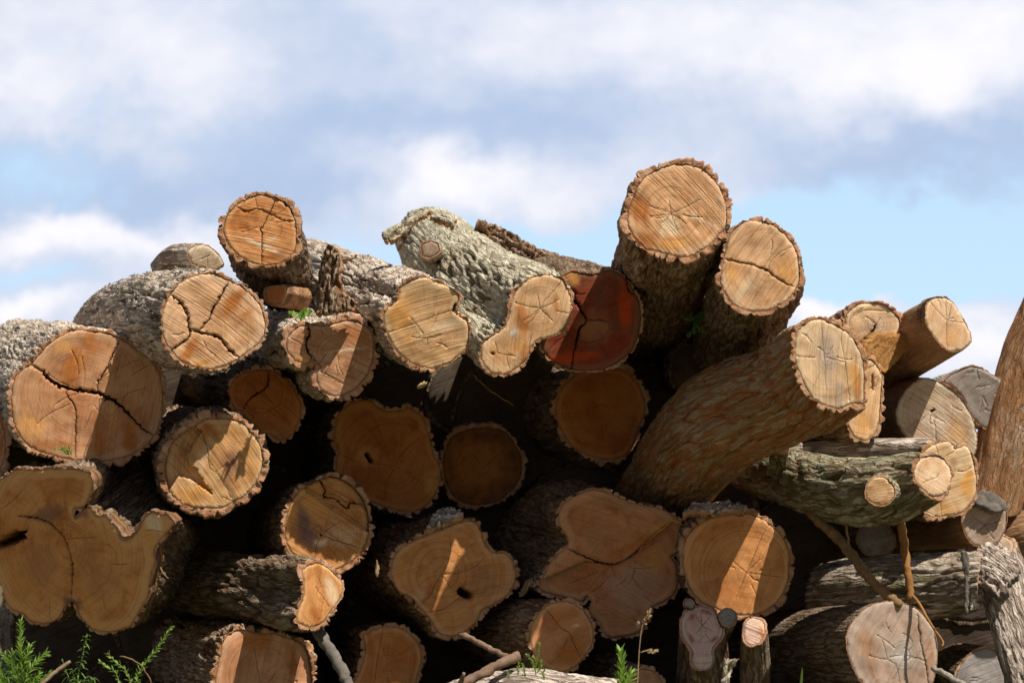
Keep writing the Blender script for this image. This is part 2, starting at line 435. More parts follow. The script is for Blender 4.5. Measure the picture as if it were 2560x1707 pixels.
def leaf_mat(name, c1, c2, trans=.35):
    m, g, b = new_mat(name)
    co = g.n('ShaderNodeTexCoord').outputs['Object']
    n = g.noise(co, 35, 3, .6)
    col = g.mix(g.ss(n, .3, .7), c4(c1), c4(c2))
    g.put(b.inputs['Base Color'], col); b.inputs['Roughness'].default_value = .5
    b.inputs['Specular IOR Level'].default_value = .35
    t = g.n('ShaderNodeBsdfTranslucent'); g.put(t.inputs[0], g.mix(1.0, col, (1.3, 1.25, .6, 1), 'MULTIPLY'))
    mx = g.n('ShaderNodeMixShader'); mx.inputs[0].default_value = trans
    o = [x for x in g.t.nodes if x.type == 'OUTPUT_MATERIAL'][0]
    g.t.links.new(b.outputs[0], mx.inputs[1]); g.t.links.new(t.outputs[0], mx.inputs[2]); g.t.links.new(mx.outputs[0], o.inputs[0])
    return m
M_STICK = plain_mat('stick_bark', (.30, .185, .09), (.20, .11, .05), 30)
M_STICK_ORANGE = plain_mat('peeled_stick', (.38, .19, .06), (.27, .115, .035), 25)
M_STICK_GREY = plain_mat('weathered_stick', (.23, .205, .18), (.14, .12, .10), 30)
M_STICK_BROWN = plain_mat('brown_stick', (.30, .20, .14), (.20, .12, .08), 30)
M_STRAW = plain_mat('dry_straw', (.50, .36, .20), (.40, .26, .13), 60)
M_ROOT = plain_mat('dead_ivy_stem', (.44, .40, .34), (.28, .24, .19), 60)
M_SPLIT = plain_mat('split_wood', (.46, .24, .08), (.34, .145, .04), 14, stretch=(1, 1, 1))
M_LEAF = leaf_mat('needle_leaf', (.22, .38, .08), (.14, .27, .05))
M_LEAF_PALE = leaf_mat('pale_leaf', (.33, .50, .13), (.22, .38, .08))
M_LEAF_DARK = leaf_mat('dark_leaf', (.06, .16, .03), (.045, .11, .02))  # darker green of the sprig between the top logs
M_STEM = leaf_mat('green_stem', (.22, .26, .09), (.17, .20, .06), .1)

def ground_mat():
    m, g, b = new_mat('dry_ground')
    co = g.n('ShaderNodeTexCoord').outputs['Object']
    n = g.noise(co, 1.3, 6, .65); f = g.noise(co, 40, 4, .7)
    col = g.mix(g.ss(n, .4, .6), (.14, .105, .06, 1), (.085, .095, .035, 1))
    v = g.m('MULTIPLY_ADD', f, 1.0, .5); col = g.mix(1.0, col, g.xyz(v, v, v), 'MULTIPLY')
    g.put(b.inputs['Base Color'], col); b.inputs['Roughness'].default_value = .95
    g.put(b.inputs['Normal'], bump(g, g.m('ADD', n, f), .02, .7))
    return m

# ------------------------------------------------------------------ log builder
GROUP = 'cut logs stacked in the woodpile'
STAIN = {'rust': (.46, .165, .04), 'orange': (.66, .32, .09), 'dark': (.20, .10, .055), 'purple': (.25, .13, .10), 'pale': (.78, .56, .35),
         'grey': (.42, .32, .26), 'red': (.50, .065, .014), 'brown': (.40, .19, .085), 'blood': (.32, .035, .014), 'ash': (.52, .48, .43)}

def bark_field(u, v, perim, kind, seed):
    """u: metres round the log, v: metres along it -> displacement (-.6..0.6) and ridge height 0..1"""
    ridge, elong = {'furrow': (.046, 6.5), 'flaky': (.034, 9.0), 'scale': (.040, 6.0), 'lobed': (.060, 3.2), 'smooth': (.09, 7.0)}[kind]
    P = max(4, int(round(perim / ridge))); P2 = max(3, P // 3); U = u / perim * P; V = v / (ridge * elong)
    wu = 0.55 * pn(U * 1.0, V * 1.0 + 5, P, seed + 11) + .9 * pn(U * P2 / P, V * .4 + 3, P2, seed + 13)
    wv = 0.35 * pn(U * 1.0, V * 2.0 + 9, P, seed + 12)
    a = np.abs(pn(U + wu, V + wv, P, seed + 1)); b2 = np.abs(pn(2 * U + wu, 2 * V + 3.3, 2 * P, seed + 2))
    c = fbm(3 * U, 3 * V * elong * .30, 3 * P, seed + 3, 3)
    if kind == 'smooth':
        h = .55 + .35 * fbm(U, V, P, seed, 3)
        return .6 * (h - .5) + .10 * c, np.clip(h, 0, 1)
    h = sstep(a, .0, .15) * (.66 + .34 * sstep(b2, .01, .16)) * (.8 + .35 * a)
    if kind == 'lobed':
        h = sstep(a, .0, .11) * (.82 + .18 * sstep(b2, .0, .12)) * (.85 + .25 * a)
    if kind == 'flaky':
        d = np.abs(pn(3 * U + 2 * wu, 2.2 * V + 1.7, 3 * P, seed + 6))
        h = np.clip(h * (.70 + .45 * sstep(d, .0, .2)), 0, 1)
    d = (h - .55) + .20 * c + .06 * pn(9 * U, 9 * V * elong * .3, 9 * P, seed + 8)
    return d, np.clip(h + .18 * c, 0, 1)

def frame_of(n):
    e1 = unit(np.cross(-n, [0, 0, 1.0])); e2 = np.cross(e1, -n)
    return e1, e2

def face_mesh(W, cracks, stains, recess, pith, C, n, e1, e2, org, step, seed, rough=.004):
    """W: outline (local metres, CCW) -> arrays for the cut face"""
    rs = np.random.RandomState(seed)
    lo = W.min(0); hi = W.max(0)
    gx = np.arange(lo[0], hi[0], step); gy = np.arange(lo[1], hi[1], step * .87)
    X, Y = np.meshgrid(gx, gy); X = X + (np.arange(len(gy)) % 2)[:, None] * step * .5
    P = np.stack([X.ravel(), Y.ravel()], 1) + rs.uniform(-.2, .2, (X.size, 2)) * step
    P = P[inside(W, P)]
    d, _ = dist_poly(W, P); P = P[d > step * .55]
    extra = []; CR = []
    for (w, pts, const) in cracks:
        q = catmull(pts, False, 6)
        q, L = resample(q, max(w * .45, .004))
        m = len(q)
        if m > 4 and not const:
            t = np.gradient(q, axis=0); t /= np.linalg.norm(t, axis=1)[:, None] + 1e-9
            j = rs.normal(0, 1, m) * (.20 * w + (.0007 if w > .0032 else .0004)); j[0] = j[-1] = 0
            q = q + np.stack([-t[:, 1], t[:, 0]], 1) * j[:, None]
        s = np.linspace(0, 1, m)
        hw = .5 * w * (np.ones(m) if const else np.clip(np.minimum(s * 6 + .25, (1 - s) * 4 + .18), 0, 1) * (1 + .25 * np.sin(s * 17 + seed)))
        CR.append((q, hw, w, const))
        t = np.gradient(q, axis=0); t /= np.linalg.norm(t, axis=1)[:, None] + 1e-9
        nn = np.stack([-t[:, 1], t[:, 0]], 1)
        for k in (-1.0, -.62, 0, .62, 1.0):
            extra.append(q + nn * hw[:, None] * k)
        if const:
            an = np.linspace(0, 2 * np.pi, 22, endpoint=False); cs_ = np.stack([np.cos(an), np.sin(an)], 1)
            for k in (.3, .62, 1.0):
                for e_ in (q[0], q[-1]):
                    z_ = e_ + cs_ * hw[0] * k * (1 + .12 * np.sin(an * 3 + seed))[:, None]
                    dz, _ = dist_poly(q, z_, False); extra.append(z_[dz > .9 * k * hw[0]])
    RC = []
    for (poly, dep) in recess:
        q, _ = resample(poly, step * .6, closed=True)
        q = q + rs.normal(0, .0012, q.shape)
        t = np.roll(q, -1, 0) - np.roll(q, 1, 0); t /= np.linalg.norm(t, axis=1)[:, None] + 1e-9
        nn = np.stack([-t[:, 1], t[:, 0]], 1)
        for k in (-.0013, .0013): extra.append(q + nn * k)
        RC.append((q, dep))
    if extra:
        ex = np.vstack(extra); ex = ex[inside(W, ex)]
        dd, _ = dist_poly(W, ex); ex = ex[dd > .0015]
        keep = np.ones(len(P), bool)
        for (q, hw, w, const) in CR:
            dd, _ = dist_poly(q, P, False); keep &= dd > (hw.max() + step * .35)
        P = np.vstack([P[keep], ex])
    allp = np.vstack([W, P])
    ov, oe, of, *_ = delaunay_2d_cdt([Vector(p) for p in allp], [], [list(range(len(W)))], 1, 1e-5)
    Q = np.array([(v.x, v.y) for v in ov]); T = np.array([f for f in of if len(f) == 3], int)
    a = Q[T[:, 0]]; b = Q[T[:, 1]]; c = Q[T[:, 2]]
    ar = (b[:, 0] - a[:, 0]) * (c[:, 1] - a[:, 1]) - (b[:, 1] - a[:, 1]) * (c[:, 0] - a[:, 0])
    T[ar < 0] = T[ar < 0][:, ::-1]
    dW, _ = dist_poly(W, Q)
    rp = np.linalg.norm(Q - pith, axis=1)
    edge = rp / (rp + dW + 1e-6)
    h = rough * fbm(Q[:, 0] * 9 + seed, Q[:, 1] * 9, 4096, seed, 3) - .0015 * sstep(-dW, -.004, 0)
    ck = np.zeros(len(Q))
    for (q, dep) in RC: h = h - dep * inside(q, Q)
    for (q, hw, w, const) in CR:
        dd, par = dist_poly(q, Q, False)
        hl = np.interp(par, np.linspace(0, 1, len(hw)), hw); r = dd / (hl + 1e-6)
        dep = min(.09, (3.5 * w + .006) if w > .0036 else 1.3 * w) * (np.clip(hl / (.5 * w), .3, 1))
        f = 1 - np.clip((r - .63) / .33, 0, 1)
        if w < .0032:                                  # hairline check: a dark line, hardly any depth
            h = h - .0003 * f; ck = np.maximum(ck, (.60 if w < .0015 else .95) * f)
        else:
            h = h - dep * f; ck = np.maximum(ck, f)
            ck = np.maximum(ck, .18 * np.clip(1.5 - r, 0, 1))
    stn = np.zeros((len(Q), 4))
    for (sx, sy, rx, ry, rot, colr, k) in stains:
        a_ = math.radians(rot); d = Q - np.array([sx, sy])
        x = d[:, 0] * math.cos(a_) + d[:, 1] * math.sin(a_); y = -d[:, 0] * math.sin(a_) + d[:, 1] * math.cos(a_)
        wv = .30 * fbm(Q[:, 0] * 22 + 3, Q[:, 1] * 22 + seed, 4096, seed + 5, 3)
        e = k * sstep(-(np.sqrt((x / rx) ** 2 + (y / ry) ** 2) + wv), -1.15, -.35)
        w0 = stn[:, 3:4]; al = e[:, None]
        tot = al + w0 * (1 - al)
        stn[:, :3] = (np.array(STAIN[colr])[None] * al + stn[:, :3] * w0 * (1 - al)) / np.maximum(tot, 1e-6)
        stn[:, 3:4] = tot
    V = C + Q[:, :1] * e1 + Q[:, 1:] * e2 + h[:, None] * n - org
    # side wall into the log
    nW = len(W); k = np.arange(nW); k2 = (k + 1) % nW; base = len(V)
    V = np.vstack([V, V[:nW] - n * .05])
    S = np.stack([k, base + k, base + k2, k2], 1)
    z = np.zeros(nW)
    uv = np.vstack([Q, W]) - pith
    return V, T, S, np.r_[edge, z + 1], np.r_[ck, z + .9], np.vstack([stn, np.zeros((nW, 4))]), uv

LOGN = [0]
def build_log(c, D, o, label='', to=None, dD=1.4, sc=.9, path=None, n=None, bark='grey', kind='furrow', amp=11, th=9, wood='tan', saw=20, sawk=1.0,
              ringk=1.0, cr=(), holes=(), st=(), rec=(), pith=None, rd=.6, step=6.0, bstep=3.6, parent=None, fibres=0, lump=.03, nk=.3, end_wood=True, rimmat=None):
    LOGN[0] += 1; seed = LOGN[0] * 7 + 3
    rs = np.random.RandomState(seed)
    s_m = D / FOC                                     # metres per photograph pixel at this depth
    circ = isinstance(o, tuple)
    if circ:
        c0 = np.array(px(c, *o[0])); r0 = o[1]
        opx = None
    else:
        opx = np.array([px(c, *q) for q in o]); c0 = (opx.min(0) + opx.max(0)) / 2
    C = at(c0, D)
    # axis
    if path is None:
        if to is None:
            E_ = C + unit([-.28, 1, .02]) * dD; path3 = [C, C + (E_ - C) * .5, E_]
        else:
            E_ = at(px(c, *to), D + dD); path3 = [C, C + (E_ - C) * .5, E_]
        scl = [1, (1 + sc) / 2, sc]
    else:
        path3 = [C] + [at(px(c, q[0], q[1]), D + q[2]) for q in path]; scl = [1] + [q[3] for q in path]
    path3 = np.array(path3)
    cum = np.r_[0, np.cumsum(np.linalg.norm(np.diff(path3, axis=0), axis=1))]
    cm = catmull(np.c_[path3, scl], False, 10)
    L = cum[-1]
    t0 = unit(cm[1, :3] - cm[0, :3])
    nrm = unit(n) if n is not None else unit(-t0 + nk * np.array([0, -1.0, 0]))
    e1, e2 = frame_of(nrm)
    def loc(q):                                       # photograph pixel -> local 2-D metres on the cut plane
        r = ray(q); t = ((C - CAM) @ nrm) / (r @ nrm)
        p = CAM + r * t - C
        return np.array([p @ e1, p @ e2])
    def locc(q): return loc(px(c, q[0], q[1]))
    if circ:
        a = np.linspace(0, 2 * np.pi, 24, endpoint=False)
        rr = r0 * s_m * (1 + .06 * np.sin(2 * a + seed) + .04 * np.sin(3 * a + 1.3 * seed))
        W = np.stack([rr * np.cos(a), rr * np.sin(a)], 1)
    else:
        W = np.array([loc(q) for q in opx])
    if np.sum(W[:, 0] * np.roll(W[:, 1], -1) - np.roll(W[:, 0], -1) * W[:, 1]) < 0: W = W[::-1]
    W = catmull(W, True, 6)
    W, perim = resample(W, bstep * s_m, closed=True)
    N = len(W)
    W = W + .0012 * rs.normal(0, 1, (N, 2))
    pi_ = locc(pith) if pith else W.mean(0)
    k_ = 1 / 3.357 if c != 'O' else 1 / .91875
    unitm = k_ * s_m
    CRK = [(max(.0021, w * unitm * (.85 if 7 < w < 40 and c != 'O' else .66 if w > 6 else .70)), np.array([locc(q) for q in pts]), False) for (w, pts) in cr] + \
          [(w * unitm, np.array([locc(q) for q in pts]), True) for (w, pts) in holes]
    if step < 10 and perim > .45:
        for q_ in range(rs.randint(4, 8)):
            a_ = rs.uniform(0, 6.283); d_ = np.array([math.cos(a_), math.sin(a_)]); R_ = perim / 6.283
            r0_ = rs.choice([0.05, .25, .4, .55]) * R_; r1_ = r0_ + rs.uniform(.2, .5) * R_
            pts_ = np.array([pi_ + d_ * r0_, pi_ + d_ * (r0_ + r1_) / 2 + rs.normal(0, .022 * R_, 2), pi_ + d_ * r1_])
            if inside(W, pts_).all() and dist_poly(W, pts_)[0].min() > .01: CRK.append((rs.uniform(.0006, .0013), pts_, False))
    STN = [(*locc((x, y)), rx * unitm, ry * unitm, rot, colr, min(1.0, kk * 1.3)) for (x, y, rx, ry, rot, colr, kk) in st]
    REC = [(np.array([locc(q) for q in poly]), dep) for (poly, dep) in rec]
    low = C + e2 * W[:, 1].min()
    org = np.array([C[0], C[1], low[2]])
    if parent is None:
        root = empty('cut_log', org, label, 'log', GROUP)
    else:
        root = None; org = np.array(parent.location)
    # ---- bark sweep
    v = [0.0]; d = max(bstep * s_m, .0055)
    while v[-1] < L:
        v.append(v[-1] + d); d = min(d * 1.025, .026)
    v = np.array(v); v[-1] = L
    segs = np.r_[0, np.cumsum(np.linalg.norm(np.diff(cm[:, :3], axis=0), axis=1))]; segs *= L / segs[-1]
    ctr = np.stack([np.interp(v, segs, cm[:, k]) for k in range(3)], 1); sca = np.interp(v, segs, cm[:, 3])
    tan = np.gradient(ctr, axis=0); tan /= np.linalg.norm(tan, axis=1)[:, None]
    tg = np.roll(W, -1, 0) - np.roll(W, 1, 0)
    for _ in range(max(2, int(th / bstep * 2))): tg = (np.roll(tg, 1, 0) + tg * 2 + np.roll(tg, -1, 0)) / 4
    tg /= np.linalg.norm(tg, axis=1)[:, None] + 1e-9
    nn = np.stack([tg[:, 1], -tg[:, 0]], 1)
    # rounder section along the log
    Wc = W - W.mean(0); r_mean = perim / (2 * np.pi) * .97
    a0 = math.atan2(Wc[0, 1], Wc[0, 0]); aa = a0 + np.linspace(0, 2 * np.pi, N, endpoint=False)
    circ2 = np.stack([np.cos(aa), np.sin(aa)], 1) * r_mean + W.mean(0)
    cn = np.stack([np.cos(aa), np.sin(aa)], 1)
    U = np.arange(N) * perim / N
    uu, vv = np.meshgrid(U, v)
    disp, hgt = bark_field(uu, vv, perim, kind, seed)
    bl = (rd * sstep(v, .05, .7))[:, None, None]
    O = W[None] * (1 - bl) + circ2[None] * bl
    NN = nn[None] * (1 - bl) + cn[None] * bl
    lumps = lump * r_mean * fbm(uu / perim * 3, vv * 1.6, 3, seed + 21, 2)
    P0 = max(5, int(round(perim / .11)))
    thv = 1 + .75 * pn(uu / perim * P0, vv * 3.0, P0, seed + 51) + .25 * pn(uu / perim * 3 * P0, vv * 8.0, 3 * P0, seed + 52)
    off = th * s_m * np.clip(thv, .22, 2) + amp * s_m * disp * np.clip(.15 + .9 * thv, .2, 1.7) + lumps * sstep(vv, 0, .15)
    off = np.maximum(off, .25 * th * s_m * (vv < .002) + .0)
    O = O * sca[:, None, None] + NN * off[..., None]
    tq = [Vector(t0).rotation_difference(Vector(t)) for t in tan]
    V = np.empty((len(v), N, 3))
    for i, q in enumerate(tq):
        R = np.array(q.to_matrix())
        V[i] = ctr[i] + O[i][:, :1] * (R @ e1) + O[i][:, 1:] * (R @ e2)
    # ragged front edge of the bark
    rag = .5 * amp * s_m * pn(U / perim * max(8, round(perim / .03)), U * 0 + 2.2, max(8, round(perim / .03)), seed + 31)
    fall = np.clip(1 - v / .05, 0, 1)[:, None] ** 2
    V = V + nrm * (rag[None] * fall)[..., None]
    nv = len(v)
    i = np.arange(nv - 1)[:, None] * N; j = np.arange(N)[None]; j2 = (j + 1) % N
    Qd = np.stack([i + j, i + N + j, i + N + j2, i + j2], -1).reshape(-1, 4)
    # cut rim of the bark: outer edge ring -> inner edge, with a small real gap to the wood
    inn = W + nn * (.0010)
    ringsV = [V.reshape(-1, 3)]; base = nv * N
    outer = V[0]
    inner = C + inn[:, :1] * e1 + inn[:, 1:] * e2
    rr = []
    for t in (.35, .75, 1.0):
        q = outer * (1 - t) + inner * t + nrm * (.35 * amp * s_m * pn(U / perim * max(8, round(perim / .018)), U * 0 + t * 2, max(8, round(perim / .018)), seed + 41) * (1 if t < 1 else .3))[:, None]
        rr.append(q)
    rr.append(inner - nrm * .035)
    ringsV += rr
    k = np.arange(N); k2 = (k + 1) % N
    prev = k; prev2 = k2; rimq = []
    for t in range(4):
        b0 = base + t * N
        rimq.append(np.stack([prev, prev2, b0 + k2, b0 + k], 1)); prev = b0 + k; prev2 = b0 + k2
    # far end cap
    VV = np.vstack(ringsV + [ctr[-1:]]); ce = len(VV) - 1; lb = (nv - 1) * N
    cap = np.stack([lb + k2, lb + k, np.full(N, ce)], 1)
    H = np.r_[hgt.ravel(), np.full(4 * N, .5), .4]
    gap = np.r_[np.zeros(nv * N), np.zeros(N), np.full(N, .0), np.full(N, .22), np.full(N, 1.0), 0]
    VV = VV - org
    uw = np.abs((uu / perim * 2) % 2 - 1) * perim * .5   # mirrored round the log: no seam
    BUV = np.vstack([np.stack([uw.ravel(), vv.ravel()], 1), np.tile(np.stack([uw[0], vv[0]], 1), (4, 1)), [[0, L]]]) + seed * .77
    bo = mesh_obj('bark' if parent is None else 'branch_stub', VV, [Qd, np.vstack(rimq), cap], [BARK[bark], rimmat or RIM], root or parent, [0, 1, 0], fl={'height': H, 'gap': gap}, uv=BUV)
    # ---- cut face
    fV, T, S, edge, ck, stn, uv = face_mesh(W, CRK, STN, REC, pi_, C, nrm, e1, e2, org, step * s_m, seed)
    mat = wood_mat(wood, saw, sawk, ringk, seed % 23)
    fo = mesh_obj('cut_face', fV, [T, S], [mat], root or bo, fl={'edge': edge, 'crack': ck}, cols={'stain': stn}, uv=uv)
    if fibres:
        ivs = []; G = V - org
        base_v = 0; AV = []; AQ = []
        for f in range(fibres):
            s = rs.uniform(0, N); q = rs.uniform(.03, .8) * nv
            ds = rs.uniform(-1.6, 1.6); dq = rs.uniform(-1, 1.0); pts = []
            for t in range(rs.randint(10, 34)):
                a = int(s) % N; b_ = int(np.clip(q, 1, nv - 2))
                nrmv = G[b_, a] - (ctr[b_] - org); nrmv /= np.linalg.norm(nrmv)
                pts.append(G[b_, a] + nrmv * (.004 + .006 * rs.rand()))
                s += ds + rs.normal(0, .9); q += dq + rs.normal(0, .5)
            pts = catmull(pts, False, 2)
            tv, tq_, _ = tube(pts, np.linspace(.0024, .0009, len(pts)) * rs.uniform(.7, 1.4), 4, False)
            AV.append(tv); AQ.append(tq_ + base_v); base_v += len(tv)
        mesh_obj('dead_ivy', np.vstack(AV), [np.vstack(AQ)], [M_ROOT], root)
    return root if parent is None else bo

# ------------------------------------------------------------------ setting
def build_ground():
    n = 60; rs = np.random.RandomState(5)
    xs = np.r_[-1500, -300, -60, np.linspace(-12, 12, n), 60, 300, 1500]; ys = np.r_[-1500, -300, -60, np.linspace(-6, 18, n), 60, 300, 1500]
    X, Y = np.meshgrid(xs, ys)
    Z = .025 * fbm(X * .8, Y * .8, 4096, 3, 4) * (np.abs(X) < 13) - .02
    V = np.stack([X, Y, Z], -1).reshape(-1, 3); m = len(xs)
    i = np.arange(len(ys) - 1)[:, None] * m + np.arange(m - 1)[None]
    Q = np.stack([i, i + 1, i + m + 1, i + m], -1).reshape(-1, 4)
    tag(mesh_obj('ground', V, [Q], [ground_mat()]), kind='structure')
build_ground()

# ------------------------------------------------------------------ logs of the front layer
# 1 big log at the left
build_log('F', 7.75, [(250,45),(330,-45),(400,-125),(520,-205),(650,-252),(760,-240),(850,-232),(930,-217),(1010,-177),(1100,-127),(1180,-72),(1250,-22),(1310,53),(1345,143),(1360,243),(1365,393),(1345,520),(1290,640),(1200,730),(1080,800),(920,840),(760,850),(600,835),(420,795),(290,750),(200,680),(130,560),(100,430),(100,280),(130,150),(190,85)],
  'large log at the left, a thick black crack across its rust-stained cut face', to=(200,150), dD=1.5, sc=1.0, bark='grey', kind='flaky', amp=10, th=8, wood='rose', saw=78, sawk=.6, pith=(700,262),
  cr=[(24,[(250,40),(320,75),(400,150),(480,205),(580,240),(700,262),(810,275),(900,310),(1010,380),(1100,470),(1200,580),(1290,635)]),(11,[(1005,-165),(940,-30),(890,80),(830,180),(812,270)]),(10,[(572,245),(555,290),(630,400),(635,600),(630,800)]),(4,[(585,370),(400,460),(320,530)]),(4,[(1030,360),(1070,280),(1230,235)]),(4,[(1100,130),(1240,45)]),(3,[(770,420),(720,560)])],
  st=[(620,60,110,190,-20,'rust',.95),(760,-160,60,140,0,'rust',.6),(250,560,180,130,30,'orange',.5),(830,700,70,160,0,'rust',.7),(1090,650,70,160,0,'rust',.8),(960,500,60,140,0,'orange',.5),(400,720,260,60,0,'rust',.5),(520,-110,90,80,0,'orange',.4)])
# 2 log with branching black cracks
build_log('A', 7.5, [(1440,440),(1530,350),(1650,300),(1780,280),(1900,330),(2020,390),(2110,460),(2190,560),(2220,680),(2220,780),(2170,870),(2090,930),(1990,1000),(1880,1060),(1750,1080),(1640,1060),(1530,1020),(1440,930),(1380,830),(1360,730),(1365,620),(1400,520)],
  'log wrapped in dead ivy stems whose face is split by three thick branching black cracks', path=[(1350,650,.5,.95),(1000,690,1.0,.74),(780,730,1.4,.42)], bark='grey', kind='flaky', amp=9, th=6, wood='tan', saw=-33, sawk=1.3, pith=(1640,770),
  cr=[(17,[(1445,470),(1520,530),(1570,620),(1590,740),(1588,820),(1440,930)]),(17,[(1922,350),(1850,480),(1780,600),(1750,670),(1665,775)]),(19,[(1585,745),(1680,780),(1830,815),(1930,930),(2005,992)])],
  st=[(1960,520,70,210,-35,'rust',.9),(1590,930,55,150,-30,'rust',.95),(1700,1030,130,40,10,'orange',.7),(2050,640,40,120,-40,'rust',.5)], fibres=75)
# 3 upper left log standing proud against the sky
build_log('B', 7.6, [(300,255),(380,200),(470,165),(560,165),(640,190),(710,225),(770,290),(795,380),(805,480),(805,580),(770,660),(700,720),(600,750),(500,745),(400,715),(320,660),(250,590),(205,500),(200,420),(230,330)],
  'small round log highest on the left, its cross-cracked end against the sky', to=(650,860), dD=1.0, sc=.95, bark='dark', kind='furrow', amp=12, th=9, wood='orange', saw=-12, sawk=1.4, pith=(540,420),
  cr=[(10,[(310,262),(390,300),(480,280),(580,320),(730,385),(790,370)]),(10,[(645,190),(580,320),(530,420),(505,450),(520,500),(515,738)]),(5,[(460,170),(485,285)]),(13,[(650,196),(735,245),(790,345)]),(3,[(480,430),(360,475)])],
  st=[(330,430,140,40,-10,'rust',.8),(640,670,190,60,15,'rust',.7),(560,600,300,24,-22,'pale',.8),(610,530,60,35,0,'pale',.6),(700,640,60,60,0,'brown',.7)])
# 3b small orange offcut in its shade
build_log('B', 7.78, [(556,955),(620,925),(700,925),(725,955),(715,1000),(680,1060),(610,1076),(555,1050),(543,1000)],
  'thin orange log end in the shade right below the small round log', to=(840,1040), dD=.5, sc=1.15, n=(-.35,-.9,0), bark='orange', kind='smooth', amp=3, th=3, wood='orange', sawk=.3)
# 3c small grey log against the sky
build_log('A', 8.1, [(1585,90),(1650,48),(1730,50),(1800,95),(1860,170),(1865,220),(1800,247),(1690,235),(1620,200),(1585,145)],
  'thin weathered grey log peeking over the left shoulder of the pile', path=[(1500,150,.2,.9),(1350,230,.4,.6)], bark='pale', kind='smooth', amp=4, th=3, wood='drift', cr=[(4,[(1690,160),(1760,130)]),(4,[(1740,150),(1750,240)])])
# 4 heart shaped log
build_log('C', 7.55, [(330,740),(400,690),(480,660),(560,655),(640,690),(720,720),(790,760),(828,815),(820,860),(800,925),(845,985),(885,1015),(910,1080),(905,1170),(880,1250),(820,1310),(740,1370),(640,1405),(560,1410),(470,1385),(390,1340),(310,1260),(240,1150),(205,1050),(205,960),(250,890),(310,850),(327,800)],
  'smooth heart-shaped log face with a notch on its right edge, lit by the sun', to=(-430,640), dD=1.7, sc=.95, bark='grey', kind='flaky', amp=10, th=6, wood='tan', saw=18, sawk=1.1, pith=(565,1160),
  cr=[(3.5,[(420,985),(470,1040),(520,1115)]),(4,[(440,1150),(560,1160),(690,1130)]),(4,[(565,1160),(565,1215)]),(7,[(822,880),(775,900),(765,945)]),(5,[(760,930),(600,985),(250,1110)])],
  holes=[(26,[(800,880),(785,930)])], st=[(330,960,110,180,10,'orange',.7),(720,1050,200,60,20,'pale',.6),(400,1150,60,140,20,'orange',.4)])
# 6 broken split log
build_log('G', 7.65, [(725,-57),(745,-127),(810,-197),(890,-227),(970,-222),(1060,-222),(1200,-257),(1290,-262),(1370,-227),(1440,-167),(1460,-77),(1455,23),(1430,130),(1385,215),(1320,285),(1230,340),(1150,370),(1060,350),(1000,290),(978,220),(990,160),(1022,125),(985,85),(942,25),(928,65),(885,95),(820,82),(760,35),(732,-10)],
  'double-lobed log with a wide black split down its left side, below the heart-shaped log', to=(620,-20), dD=1.2, sc=.95, bark='grey', kind='furrow', amp=13, th=11, wood='rose', saw=-22, sawk=1.1, pith=(1150,20),
  cr=[(20,[(905,-232),(925,-150),(890,-80),(910,0),(965,70)]),(4,[(1010,160),(1110,215),(1220,275)]),(4,[(760,-120),(880,-50)]),(4,[(1010,-220),(1040,-130)]),(3,[(1080,-10),(990,110)])],
  st=[(1150,30,60,40,0,'brown',.7),(1250,-20,220,18,8,'pale',.7),(840,60,110,40,10,'orange',.6),(1330,-130,100,60,0,'rust',.4)])
# 7 peanut shaped lichen log
t7 = build_log('C', 7.5, [(1690,665),(1740,740),(1765,830),(1765,930),(1740,1030),(1680,1110),(1590,1150),(1490,1180),(1430,1240),(1400,1330),(1330,1400),(1240,1455),(1150,1460),(1080,1430),(1035,1370),(1015,1290),(1030,1210),(1090,1150),(1180,1100),(1240,1020),(1260,930),(1285,820),(1330,740),(1400,680),(1480,640),(1560,628),(1640,640)],
  'lichen-covered forked log with a peanut-shaped cut face, near the middle of the top row', path=[(1080,800,.45,.98),(800,560,.95,.93),(610,380,1.25,.84),(500,300,1.45,.6)], n=(.22,-.95,-.08), bark='lichen', kind='scale', amp=10, th=5, wood='tan', saw=80, sawk=.8, rd=.9, pith=(1510,910), lump=.06,
  cr=[(5,[(1510,910),(1400,890),(1300,860)]),(5,[(1510,910),(1590,880),(1660,840)]),(5,[(1510,910),(1460,980),(1410,1040)]),(4,[(1510,910),(1610,1010)]),(3,[(1510,910),(1490,790)]),(4,[(1130,1190),(1150,1240),(1160,1285),(1300,1310)]),(3,[(1230,1320),(1250,1400)]),(4,[(1440,1120),(1420,1250)]),(4,[(1660,935),(1755,955)]),(4,[(1690,690),(1540,860)])],
  holes=[(20,[(1112,1288),(1119,1291)])], st=[(1360,1000,70,170,10,'rust',.65),(1290,1110,60,30,35,'ash',.9),(1390,1290,60,120,-10,'rust',.6),(1320,1230,120,40,40,'orange',.6),(1640,880,26,120,5,'rust',.6)])
build_log('C', 8.02, [(515,420),(530,370),(590,350),(650,365),(662,420),(642,452),(580,487),(535,470)], path=[(600,440,.10,1.1),(620,470,.25,1.25)], n=(-.1,-.98,.05), bark='lichen', kind='smooth', amp=4, th=4, wood='grey', sawk=1.2, saw=60, parent=t7)
